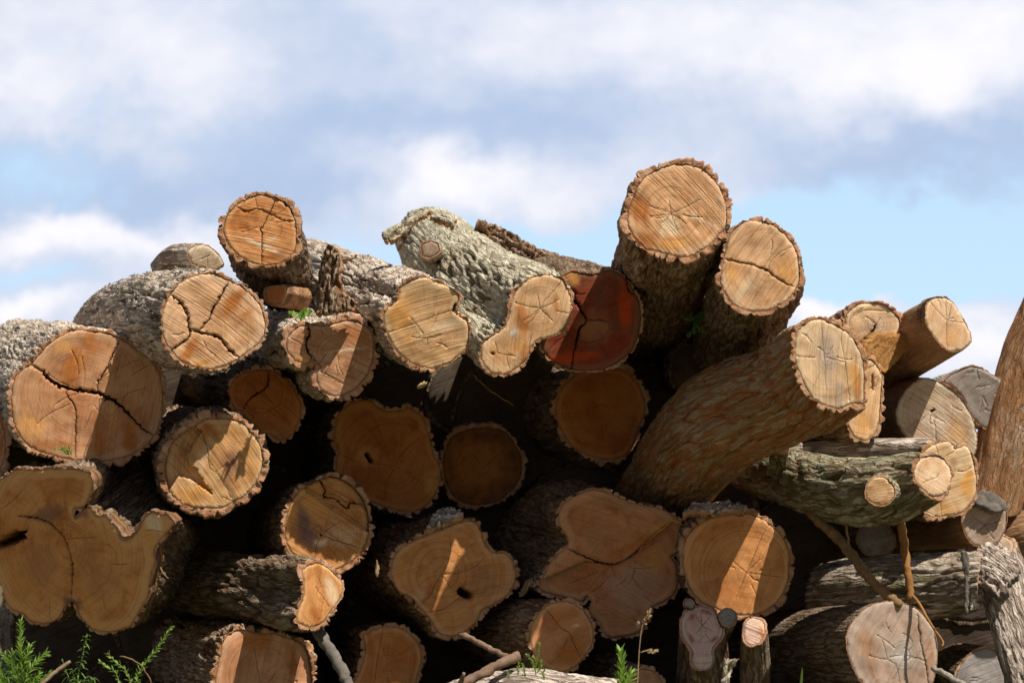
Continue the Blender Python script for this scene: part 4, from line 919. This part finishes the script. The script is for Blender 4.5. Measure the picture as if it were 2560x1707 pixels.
build_log('M', 7.73, [(1715,895),(1725,870),(1755,865),(1785,885),(1788,915),(1760,930),(1725,920)], path=[(1770,960,.05,1.2),(1800,1060,.1,1.3)], n=(-.2,-.8,.5), bark='dark', kind='smooth', amp=3, th=3, wood='dgrey', parent=t44)
build_log('M', 7.72, [(2010,1010),(2030,960),(2080,945),(2135,965),(2148,1015),(2130,1070),(2080,1090),(2030,1060)], path=[(2030,1090,.05,1.2),(1960,1180,.1,1.3)], n=(.2,-.85,.4), bark='dark', kind='smooth', amp=4, th=3, wood='dgrey', parent=t44)
build_log('N', 7.7, [(0,1130),(20,1050),(80,1025),(150,1050),(176,1110),(160,1180),(110,1230),(50,1245),(8,1200)],
  'short thin upright log with a pale split end, right of the keyhole-shaped end', path=[(90,1330,.10,1.12),(95,1760,.2,1.2)], n=(-.05,-.88,.45), bark='dark', kind='smooth', amp=6, th=6, wood='pink', saw=-25, sawk=1.6, rd=.6, st=[(150,1150,30,80,10,'rust',.9),(90,1080,90,30,0,'pale',.5)])
# filler logs added to block light through the gaps, shade put into their wood
FILLERS = [(930,960,'added filler log in the chink between the double-lobed log and the heart-shaped log'),(1375,915,'added filler log in the chink between the peanut-shaped and the red faces'),(1165,985,'added filler log in the chink between the heart-shaped and peanut-shaped faces'),(2020,1105,'added filler log in the chink right under the leaning log'),(2545,1230,'added filler log at the right edge under the tall bare trunk'),(30,1180,'added filler log in the chink at the left edge above the many-lobed stump'),
  (470,1060,'added filler log in the gap above the knotty round log'),(750,1070,'added filler log in the gap under the double-lobed log'),(1020,1085,'added filler log in the gap below the heart-shaped log'),(1300,1060,'added filler log deep under the peanut-shaped face'),
  (1570,1075,'added filler log in the dark gap left of the leaning log'),(1880,1190,'added filler log hidden behind the leaning log'),(2150,1330,'added filler log in the gap under the slim level pole'),(2420,1400,'added filler log in the gap at the right edge behind the grey split log'),
  (340,1300,'added filler log in the dark hollow right of the many-lobed stump'),(620,1310,'added filler log in the gap below the knotty round log'),(900,1330,'added filler log in the gap under the wide heart-shaped log'),(1180,1310,'added filler log under the almost black round face'),
  (1460,1330,'added filler log in the gap above the largest irregular face'),(1740,1330,'added filler log in the gap above the round striped log'),(2010,1390,'added filler log in the hollow behind the two hanging sticks'),
  (200,1560,'added filler log in the hollow below the many-lobed stump'),(480,1570,'added filler log in the hollow behind the weeds'),(760,1570,'added filler log behind the log lying sideways with silvery bark'),(1040,1580,'added filler log in the gap below the knobbly log'),
  (1320,1570,'added filler log behind the small round rusty log'),(1600,1590,'added filler log in the gap left of the keyhole-shaped end'),(1880,1590,'added filler log behind the short thin upright logs'),(2160,1600,'added filler log in the gap behind the grey-brown weathered log'),(2430,1650,'added filler log in the hollow left of the pale scaly log'),
  (340,1800,'added filler log at the bottom edge behind the arching weed'),(900,1800,'added filler log at the bottom edge behind the seam-marked log'),(1560,1820,'added filler log at the bottom edge behind the dry grass stalk')]
for (cx, cy, r, lab) in [(870, 1845, 62, 'added filler log in the dark wedge above the leaning log')]:
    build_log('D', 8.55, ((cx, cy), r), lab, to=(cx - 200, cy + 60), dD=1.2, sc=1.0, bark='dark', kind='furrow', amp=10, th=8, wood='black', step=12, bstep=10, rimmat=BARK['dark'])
for (x, y, lab) in FILLERS:
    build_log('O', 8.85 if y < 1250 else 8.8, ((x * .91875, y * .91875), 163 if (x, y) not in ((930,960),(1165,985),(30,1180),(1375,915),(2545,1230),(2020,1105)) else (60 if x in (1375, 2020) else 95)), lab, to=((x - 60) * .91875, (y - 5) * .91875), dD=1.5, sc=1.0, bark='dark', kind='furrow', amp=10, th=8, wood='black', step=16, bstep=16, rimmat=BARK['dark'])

# ------------------------------------------------------------------ loose bark, slabs, sticks
def slab(name, c, D, o, label, cat, th, mat, mat2=None, n=(0, -1, 0), grain=0.0, amp=.012, parent=None, freq=(26, 70), curl=.02, seed=1, step=.006):
    opx = [px(c, *q) for q in o]; c0 = np.mean(opx, 0); C = at(c0, D); nrm = unit(n); e1, e2 = frame_of(nrm)
    W = []
    for q in opx:
        r = ray(q); t = ((C - CAM) @ nrm) / (r @ nrm); p = CAM + r * t - C; W.append((p @ e1, p @ e2))
    W = np.array(W)
    if np.sum(W[:, 0] * np.roll(W[:, 1], -1) - np.roll(W[:, 0], -1) * W[:, 1]) < 0: W = W[::-1]
    W, per = resample(catmull(W, True, 3), step, closed=True)
    rs = np.random.RandomState(seed); W = W + rs.normal(0, .0022, W.shape)
    lo = W.min(0); hi = W.max(0)
    X, Y = np.meshgrid(np.arange(lo[0], hi[0], step), np.arange(lo[1], hi[1], step)); P = np.stack([X.ravel(), Y.ravel()], 1) + rs.uniform(-.3, .3, (X.size, 2)) * step
    P = P[inside(W, P)]; d, _ = dist_poly(W, P); P = P[d > step * .5]
    ov, oe, of, *_ = delaunay_2d_cdt([Vector(p) for p in np.vstack([W, P])], [], [list(range(len(W)))], 1, 1e-5)
    Q = np.array([(v.x, v.y) for v in ov]); T = np.array([f for f in of if len(f) == 3], int)
    a, b, c_ = Q[T[:, 0]], Q[T[:, 1]], Q[T[:, 2]]
    ar = (b[:, 0] - a[:, 0]) * (c_[:, 1] - a[:, 1]) - (b[:, 1] - a[:, 1]) * (c_[:, 0] - a[:, 0]); T[ar < 0] = T[ar < 0][:, ::-1]
    g = math.radians(grain); s = Q[:, 0] * math.cos(g) + Q[:, 1] * math.sin(g); t = -Q[:, 0] * math.sin(g) + Q[:, 1] * math.cos(g)
    h0 = np.abs(pn(t * freq[1] / 2 + .6 * pn(s * 20, t * 20, 4096, seed), s * freq[0] / 3, 4096, seed + 1)); hh = sstep(h0, .02, .3)
    width = max(np.ptp(t), 1e-3); prof = 1 - ((t - (t.max() + t.min()) / 2) / (width / 2)) ** 2
    z = amp * (hh - .5) + amp * .5 * fbm(t * 120, s * 50, 4096, seed + 3, 3) + curl * prof
    front = C + Q[:, :1] * e1 + Q[:, 1:] * e2 + z[:, None] * nrm
    back = C + Q[:, :1] * e1 + Q[:, 1:] * e2 + (curl * prof - th + .3 * amp * fbm(t * 60, s * 30, 4096, seed + 7, 2))[:, None] * nrm
    m = len(Q); k = np.arange(len(W)); k2 = (k + 1) % len(W)
    side = np.stack([k, m + k, m + k2, k2], 1)
    V = np.vstack([front, back]); org = np.array([C[0], C[1], V[:, 2].min()]) if parent is None else np.array(parent.location)
    ob = mesh_obj(name, V - org, [T, T[:, ::-1] + m, side], [mat, mat2 or mat], parent, [0, 1, 1], fl={'height': np.r_[hh, hh * .3], 'gap': np.zeros(2 * m)}, uv=np.tile(np.stack([t, s], 1), (2, 1)) + seed)
    if parent is None:
        ob.location = org; tag(ob, label, cat)
    return ob
slab('bark_slab', 'B', 7.62, [(1060,605),(1100,590),(1180,630),(1195,680),(1220,780),(1190,850),(1225,960),(1235,1000),(1300,1060),(1310,1130),(1240,1145),(1110,1175),(1000,1180),(960,1130),(990,1000),(1000,850),(1030,730)], 'jagged brown slab of bark standing upright beside the heart-shaped log', 'bark', .03, BARK['brown'], RIM, n=(-.15, -.95, .1), grain=85, amp=.02, curl=.05, freq=(24, 120), seed=4)
slab('bark_strip', 'C', 7.95, [(190,295),(300,230),(440,150),(520,125),(575,115),(585,140),(480,200),(430,240),(350,300),(270,355),(245,340),(215,362)], 'grey-green strip of loose bark jutting out to the left from the lichen log', 'bark', .016, BARK['lichen'], M_SPLIT, n=(.1, -.8, .5), grain=32, amp=.012, seed=5)
slab('bark_strip', 'C', 7.93, [(590,165),(640,160),(720,175),(815,195),(785,205),(780,232),(700,210),(620,190)], 'small flat strip of bark lying on the crest of the lichen log', 'bark', .016, BARK['lichen'], M_SPLIT, n=(.1, -.8, .5), grain=-10, amp=.010, seed=6)
slab('bark_flake', 'C', 7.9, [(320,385),(360,290),(420,235),(445,250),(400,300),(370,360),(335,425),(322,435)], 'dark brown curled bark flake hanging off the left of the lichen log', 'bark', .012, BARK['dark'], RIM, grain=60, amp=.008, seed=7)
slab('broken_branch', 'C', 8.5, [(965,222),(1000,232),(1030,203),(1130,250),(1250,290),(1370,360),(1500,430),(1640,500),(1560,525),(1400,552),(1310,562),(1200,512),(1110,432),(1060,352),(1000,292)], 'broken brown branch with torn bark lying against the sky behind the lichen log', 'branch', .12, BARK['brown'], BARK['orange'], n=(.15, -.9, .3), grain=-30, amp=.035, curl=.06, seed=8)
slab('bark_piece', 'B', 8.3, [(1195,690),(1240,680),(1290,700),(1310,660),(1325,690),(1340,705),(1330,730),(1270,745),(1200,750)], 'dark bark piece lying on the crest right of the upright bark slab', 'bark', .03, BARK['dark'], RIM, grain=10, amp=.012, seed=9)
slab('splintered_wood', 'E', 8.03, [(1000,560),(1060,500),(1130,450),(1200,462),(1270,468),(1300,450),(1350,455),(1390,485),(1405,520),(1390,570),(1330,625),(1260,700),(1200,770),(1150,770),(1060,690),(1010,620)], '', '', .05, M_SPLIT, M_SPLIT, n=(.45, -.85, -.1), grain=50, amp=.004, curl=.004, freq=(5, 160), parent=t14, seed=10)
slab('split_flap', 'J', 8.07, [(1940,590),(1985,545),(2030,530),(2120,570),(2180,620),(2212,682),(2110,712),(2050,690),(2000,660),(1945,640)], '', '', .09, M_STICK_GREY, M_STICK_GREY, n=(.2, -.95, .2), grain=-25, amp=.002, curl=.0, freq=(10, 60), parent=t22, seed=11)
slab('bark_slab', 'N', 7.95, [(1920,545),(1990,470),(2080,400),(2160,405),(2250,500),(2300,590),(2310,700),(2270,740),(2220,780),(2215,840),(2140,855),(2080,800),(1990,745),(1935,690),(1960,640),(1925,600)], 'loose pale grey bark slab on top of the scaly log at the far right', 'bark', .03, BARK['pale'], M_STICK_GREY, n=(-.25, -.75, .6), grain=-38, amp=.008, curl=.035, freq=(60, 150), seed=12)
slab('wood_splinter', 'J', 7.9, [(1825,1040),(1880,1060),(1890,1180),(1885,1380),(1885,1500),(1875,1568),(1855,1560),(1850,1500),(1858,1350),(1840,1200)], 'thin grey splinter hanging straight down below the grey split log', 'splinter', .012, M_STICK_GREY, M_STICK_GREY, grain=88, amp=.006, curl=.004, seed=13)
slab('bark_flake', 'J', 7.98, [(1880,1330),(1940,1300),(1985,1330),(1960,1360),(1995,1400),(1975,1430),(1998,1460),(1960,1520),(1885,1540)], 'torn grey bark flake on the end of the level lichen log', 'bark', .02, BARK['pale'], M_STICK_GREY, n=(.3, -.9, .2), grain=5, amp=.012, seed=14)
slab('bark_flake', 'M', 7.5, [(2040,1390),(2080,1350),(2110,1370),(2165,1362),(2150,1410),(2110,1470),(2080,1568),(2020,1568),(2035,1480)], 'lichen-spotted bark flake between the two short upright logs', 'bark', .02, BARK['lichen'], RIM, grain=70, amp=.012, seed=15)
slab('wood_chip', 'G', 7.5, [(1825,280),(1860,262),(1905,250),(1908,268),(1880,300),(1825,303)], 'tiny sunlit wood chip hanging under the heart-shaped log', 'wood chip', .012, M_STRAW, None, grain=20, amp=.004, seed=16)
slab('bark_flake', 'M', 7.9, [(330,800),(370,740),(400,690),(440,690),(475,730),(470,790),(440,760),(400,770),(370,835),(330,840)], 'curled bark scrap in the dark between the knobbly log and the largest face', 'bark', .012, BARK['brown'], RIM, grain=60, amp=.008, seed=17)
slab('bark_flake', 'L', 7.78, [(1630,200),(1700,110),(1760,120),(1850,150),(1870,200),(1780,230),(1680,260),(1560,300),(1600,240)], 'sunlit flaking bark scrap on top of the knobbly log with the hole', 'bark', .02, BARK['pale'], RIM, n=(0, -.7, .7), grain=15, amp=.02, curl=.02, seed=18)
slab('bark_flake', 'I', 7.85, [(495,1300),(560,1240),(640,1225),(760,1215),(860,1190),(960,1225),(1020,1245),(1010,1270),(880,1275),(700,1285),(560,1285)], 'row of sunlit bark crumbs along the top of the striped round log', 'bark', .02, BARK['pale'], RIM, n=(0, -.6, .8), grain=5, amp=.02, curl=.01, seed=19)

def stick(label, c, pts, w, mat, name='stick', cat='stick', taper=.85, rough=.25, twigs=()):
    """pts: (x, y, depth) on survey sheet c; w: thickness in sheet units"""
    k = 1 / 3.357 if c != 'O' else 1 / .91875
    P = catmull([at(px(c, x, y), D) for x, y, D in pts], False, 10); P, L = resample(P, .012)
    rs = np.random.RandomState(len(label)); P = P + .0015 * rs.normal(0, 1, P.shape)
    r = .5 * w * k * pts[0][2] / FOC * np.linspace(1, taper, len(P))
    V, Q, cp = tube(P, r, 11, True, len(label), rough)
    vs = [V]; qs = [Q]; cs = [cp]; b = len(V)
    for (tp, tw) in twigs:
        p2 = catmull([at(px(c, x, y), D) for x, y, D in tp], False, 6); p2, _ = resample(p2, .008)
        v2, q2, c2 = tube(p2, .5 * tw * k * 7.5 / FOC * np.linspace(1, .5, len(p2)), 7, True, 3, .2)
        vs.append(v2); qs.append(q2 + b); cs.append(c2 + b); b += len(v2)
    V = np.vstack(vs); org = np.array([P[:, 0].mean(), P[:, 1].mean(), V[:, 2].min()])
    ob = mesh_obj(name, V - org, [np.vstack(qs), np.vstack(cs)], [mat]); ob.location = org
    return tag(ob, label, cat)
stick('thick tan stick slanting down to the right under the mossy log', 'J', [(540,700,7.95),(800,950,7.85),(1000,1200,7.78),(1150,1370,7.74),(1320,1500,7.72)], 92, M_STICK)
stick('peeled orange stick hanging down from the mossy log in front of the lichen log', 'J', [(1310,730,7.8),(1340,950,7.78),(1370,1200,7.75),(1400,1440,7.73)], 76, M_STICK_ORANGE, taper=.8, twigs=[([(1400,1400,7.73),(1470,1480,7.7),(1530,1590,7.66),(1600,1700,7.64),(1670,1800,7.62),(1660,1840,7.6)], 32), ([(1580,1690,7.64),(1640,1685,7.63)], 9)])
stick('thin straight stem hanging below the mossy log, left of the peeled stick', 'J', [(855,770,7.8),(868,880,7.8),(882,1010,7.82)], 24, M_STICK, taper=.8)
stick('grey weathered stick leaning between the two bottom logs', 'L', [(620,1080,7.72),(700,1200,7.66),(780,1320,7.62),(870,1490,7.58),(940,1680,7.55)], 95, M_STICK_GREY, taper=1.0)
stick('slender brown branch slanting down from the knobbly log', 'L', [(1850,1160,7.75),(1910,1180,7.72),(2060,1260,7.68),(2240,1345,7.62)], 52, M_STICK_BROWN)
stick('rough forked brown branch lying at the bottom centre', 'L', [(2340,1340,7.45),(2200,1400,7.42),(2050,1480,7.4),(1900,1560,7.38),(1780,1620,7.36)], 88, M_STICK_BROWN, twigs=[([(1850,1570,7.36),(1865,1520,7.34),(1880,1480,7.33)], 50)])
stick('pale dry twig poking out of the green weeds', 'K', [(590,1380,6.9),(500,1450,6.88),(420,1510,6.86),(330,1600,6.84)], 26, M_STICK_BROWN, taper=1.3)
stick('pale root running off below the grey-brown weathered log', 'N', [(1590,1440,7.6),(1700,1500,7.55),(1830,1570,7.5),(1950,1640,7.5)], 50, M_ROOT)
stick('thin broken twig sticking out beside the many-lobed stump', 'K', [(1335,585,7.55),(1375,640,7.53),(1412,695,7.5)], 16, M_STICK)
stick('long thin twig hanging in the dark hollow under the peanut-shaped face', 'H', [(480,190,8.0),(600,300,8.02),(700,370,8.05),(820,450,8.1)], 14, M_STICK)
slab('wood_chip', 'L', 7.75, [(1138,560),(1160,530),(1168,600),(1158,670),(1138,660)], 'small pale wood chip stuck upright left of the knobbly log', 'wood chip', .01, M_STRAW, None, grain=85, amp=.003, seed=21)
stick('thin dark stem curving up behind the right-hand weed sprig', 'K', [(1010,1340,7.0),(1120,1370,7.0),(1220,1460,7.0),(1280,1590,7.0)], 12, M_STICK)

# ------------------------------------------------------------------ weeds
def leaf_strip(p, d, up, L, w, droop=.25, seg=4):
    d = unit(d); side = unit(np.cross(d, up) + 1e-6); nup = np.cross(side, d)
    V = []; 
    for i in range(seg + 1):
        t = i / seg; c_ = p + d * L * t - np.array([0, 0, 1]) * droop * L * t * t
        ww = w * (math.sin(math.pi * min(1, .12 + .88 * t)) ** .8) * .5
        V += [c_ - side * ww, c_ + nup * (-.25 * ww), c_ + side * ww]
    Q = []
    for i in range(seg):
        a = i * 3; Q += [(a, a + 1, a + 4, a + 3), (a + 1, a + 2, a + 5, a + 4)]
    return np.array(V), np.array(Q)
def weed(label, name, stems, leafL, leafW, dens, mat=None, cat='weed', seed=1, spread=1.0, droop=.2, upk=.9, group=None):
    """stems: list of ((x,y,D) base..tip point lists in photograph pixels)"""
    rs = np.random.RandomState(seed)
    base = at(stems[0][0][:2], stems[0][0][2])
    root = empty(name, base, label, cat, group)
    SV = []; SQ = []; sb = 0; LV = []; LQ = []; lb = 0
    for st in stems:
        P = catmull([at(q[:2], q[2]) for q in st], False, 8); P, L = resample(P, .006)
        v, q, _ = tube(P, np.linspace(.0022, .0009, len(P)), 5, False); SV.append(v); SQ.append(q + sb); sb += len(v)
        n = int(L * dens); T = np.gradient(P, axis=0)
        for i in range(n):
            t = .12 + .88 * (i + rs.rand() * .6) / n; k = min(len(P) - 1, int(t * (len(P) - 1)))
            tg = unit(T[k]); az = i * 2.4 + rs.normal(0, .3)
            a = unit(np.cross(tg, [0.3, 1, 0.2])); b = np.cross(tg, a)
            out = a * math.cos(az) + b * math.sin(az)
            d = out * spread + tg * (upk + .7 * t + rs.normal(0, .15))
            ll = leafL * (.65 + .5 * rs.rand()) * (1.05 - .45 * t)
            v, q = leaf_strip(P[k], d, tg, ll, leafW * (.8 + .4 * rs.rand()), droop * (.5 + rs.rand()))
            LV.append(v); LQ.append(q + lb); lb += len(v)
    mesh_obj('stem', np.vstack(SV) - base, [np.vstack(SQ)], [M_STEM], root)
    mesh_obj('leaves', np.vstack(LV) - base, [np.vstack(LQ)], [mat or M_LEAF], root)
    return root
def K_(x, y, D=6.9): return (*px('K', x, y), D)
weed('bushy bright green needle-leaved weed in the bottom left corner', 'weed', [
    [K_(190,1750), K_(185,1450), K_(175,1250), K_(175,1040)], [K_(190,1600), K_(260,1450), K_(330,1370), K_(390,1310)], [K_(180,1560), K_(90,1430), K_(40,1320)], [K_(200,1700), K_(330,1560), K_(420,1480)], [K_(150,1700), K_(60,1560), K_(-20,1480)],
    [K_(180,1450), K_(230,1330), K_(250,1240)], [K_(170,1500), K_(110,1380), K_(120,1300)], [K_(200,1700), K_(280,1560), K_(330,1480)], [K_(100,1750), K_(60,1650), K_(30,1560)], [K_(180,1650,6.95), K_(140,1540,6.95), K_(100,1480,6.95)], [K_(240,1750), K_(260,1620), K_(250,1520)], [K_(20,1700), K_(10,1500), K_(-10,1380)]],
    .046, .0056, 380, M_LEAF_PALE, seed=2)
weed('drooping-leaved green weed just right of the bushy corner weed', 'weed', [[K_(640,1800,7.0), K_(650,1560,7.0), K_(690,1350,7.0), K_(730,1150,7.0)], [K_(650,1700,7.0), K_(720,1520,7.0), K_(800,1540,7.0)], [K_(650,1650,7.05), K_(560,1480,7.05), K_(520,1360,7.05)], [K_(650,1720,7.05), K_(620,1520,7.05), K_(600,1440,7.05)]], .040, .0052, 210, M_LEAF, seed=3, upk=.1, droop=.7)
weed('arching weed sprig with small paired leaves reaching up to the right', 'weed', [[K_(1100,1800,6.9), K_(1150,1520,6.9), K_(1230,1380,6.9), K_(1320,1280,6.9), K_(1380,1180,6.9), K_(1450,1085,6.9)], [K_(1060,1780,6.95), K_(980,1500,6.95), K_(900,1430,6.95), K_(830,1380,6.95)], [K_(1120,1640,6.9), K_(1060,1470,6.9), K_(960,1380,6.9), K_(900,1310,6.9)], [K_(1140,1700,6.9), K_(1190,1600,6.9), K_(1130,1520,6.9)]], .030, .0075, 150, M_LEAF_PALE, seed=4, upk=.9)
def M_(x, y, D=7.0): return (*px('M', x, y), D)
weed('single upright green weed with narrow leaves at the bottom centre', 'weed', [[M_(1200,1800), M_(1195,1560), M_(1190,1420), M_(1180,1290)], [M_(1200,1640), M_(1240,1540), M_(1270,1470)]], .058, .0075, 330, M_LEAF_PALE, seed=5, upk=1.2)
weed('small flowering weed growing on the bark-topped bottom log', 'weed', [[M_(470,1500,7.28), M_(465,1420,7.28), M_(490,1320,7.28), M_(500,1225,7.28)], [M_(470,1460,7.28), M_(430,1370,7.28), M_(395,1320,7.28)], [M_(480,1480,7.28), M_(510,1420,7.28), M_(520,1370,7.28)], [M_(320,1500,7.28), M_(320,1440,7.28), M_(330,1390,7.28)], [M_(380,1520,7.28), M_(370,1450,7.28), M_(360,1400,7.28)], [M_(540,1540,7.28), M_(530,1480,7.28), M_(550,1440,7.28)], [M_(240,1530,7.28), M_(235,1460,7.28)]], .016, .006, 330, M_LEAF_PALE, seed=6, droop=0)
weed('leafy dark green sprig growing in the gap between the two top right logs', 'leaf_sprig', [[(*px('D', 930, 1340), 7.62), (*px('D', 880, 1400), 7.58), (*px('D', 860, 1480), 7.55)], [(*px('D', 890, 1390), 7.58), (*px('D', 820, 1400), 7.56), (*px('D', 760, 1400), 7.55)], [(*px('D', 870, 1450), 7.56), (*px('D', 920, 1500), 7.55), (*px('D', 960, 1510), 7.55)], [(*px('D', 870, 1470), 7.56), (*px('D', 830, 1520), 7.55), (*px('D', 800, 1540), 7.55)]], .022, .016, 170, M_LEAF_DARK, cat='leaves', seed=7, upk=.4)
weed('small green leaflets lying on the double-lobed log', 'leaf_sprig', [[(*px('B', 850, 1190), 7.55), (*px('B', 820, 1150), 7.5), (*px('B', 740, 1160), 7.48)], [(*px('B', 850, 1190), 7.55), (*px('B', 880, 1140), 7.5), (*px('B', 940, 1130), 7.48)]], .030, .017, 110, M_LEAF_PALE, cat='leaves', seed=8, upk=.6)
weed('tiny yellow-green seedling on the top edge of the many-lobed stump', 'seedling', [[(*px('F', 600, 790), 7.6), (*px('F', 580, 740), 7.58), (*px('F', 575, 710), 7.57)], [(*px('F', 560, 790), 7.6), (*px('F', 520, 750), 7.58), (*px('F', 450, 740), 7.57)], [(*px('F', 580, 790), 7.6), (*px('F', 550, 750), 7.58), (*px('F', 520, 720), 7.58)]], .010, .008, 330, M_LEAF_PALE, cat='seedling', seed=9, upk=.5, droop=0)
def grass(label, stems, head, seed=1):
    base = at(px(*stems[0][:3]), stems[0][3]); root = empty('grass_stalk', base, label, 'grass stalk')
    P = catmull([at(px(*s[:3]), s[3]) for s in stems], False, 8); P, L = resample(P, .006)
    v, q, _ = tube(P, np.linspace(.0022, .0012, len(P)), 5, False)
    mesh_obj('stem', v - base, [q], [M_STRAW], root)
    rs = np.random.RandomState(seed); LV = []; LQ = []; b = 0
    for (s, e, n, w, L2) in head:
        a = at(px(*s[:3]), s[3]); z = at(px(*e[:3]), e[3])
        for i in range(n):
            p = a + (z - a) * (i + .5) / n + rs.normal(0, .0015, 3)
            d = unit(z - a) + rs.normal(0, .45, 3); vv, qq = leaf_strip(p, d, np.array([0, -1, .3]), L2, w, 0)
            LV.append(vv); LQ.append(qq + b); b += len(vv)
        tv, tq, _ = tube(np.linspace(a, z, 6), .0012, 5, False); LV.append(tv); LQ.append(tq + b)
        mesh_obj('seed_head', np.vstack(LV) - base, [np.vstack(LQ)], [M_STRAW], root); LV = []; LQ = []; b = 0

grass('tall dry straw-coloured grass stalk with a seed head, in front of the dark gap', [('M',1315,1760,6.9),('M',1325,1500,6.9),('M',1340,1250,6.9),('M',1365,1080,6.9),('M',1420,965,6.9)], [(('M',1370,1080,6.9),('M',1430,960,6.9),26,.006,.013),(('M',1328,1110,6.9),('M',1332,1070,6.9),8,.006,.012),(('M',1350,1310,6.9),('M',1400,1290,6.9),3,.003,.02),(('M',1405,1310,6.9),('M',1475,1295,6.9),12,.006,.012)], 3)
def blade():
    base = at(px('N', 470, 1700), 7.0); tip = at(px('N', 490, 1425), 6.98)
    v, q = leaf_strip(base, tip - base, np.array([0.2, 1, 0]), float(np.linalg.norm(tip - base)), .009, 0, 8)
    ob = mesh_obj('grass', v - base, [q], [M_LEAF]); ob.location = base; tag(ob, 'single green grass blade at the bottom edge before the grey-brown log', 'grass blade')
blade()
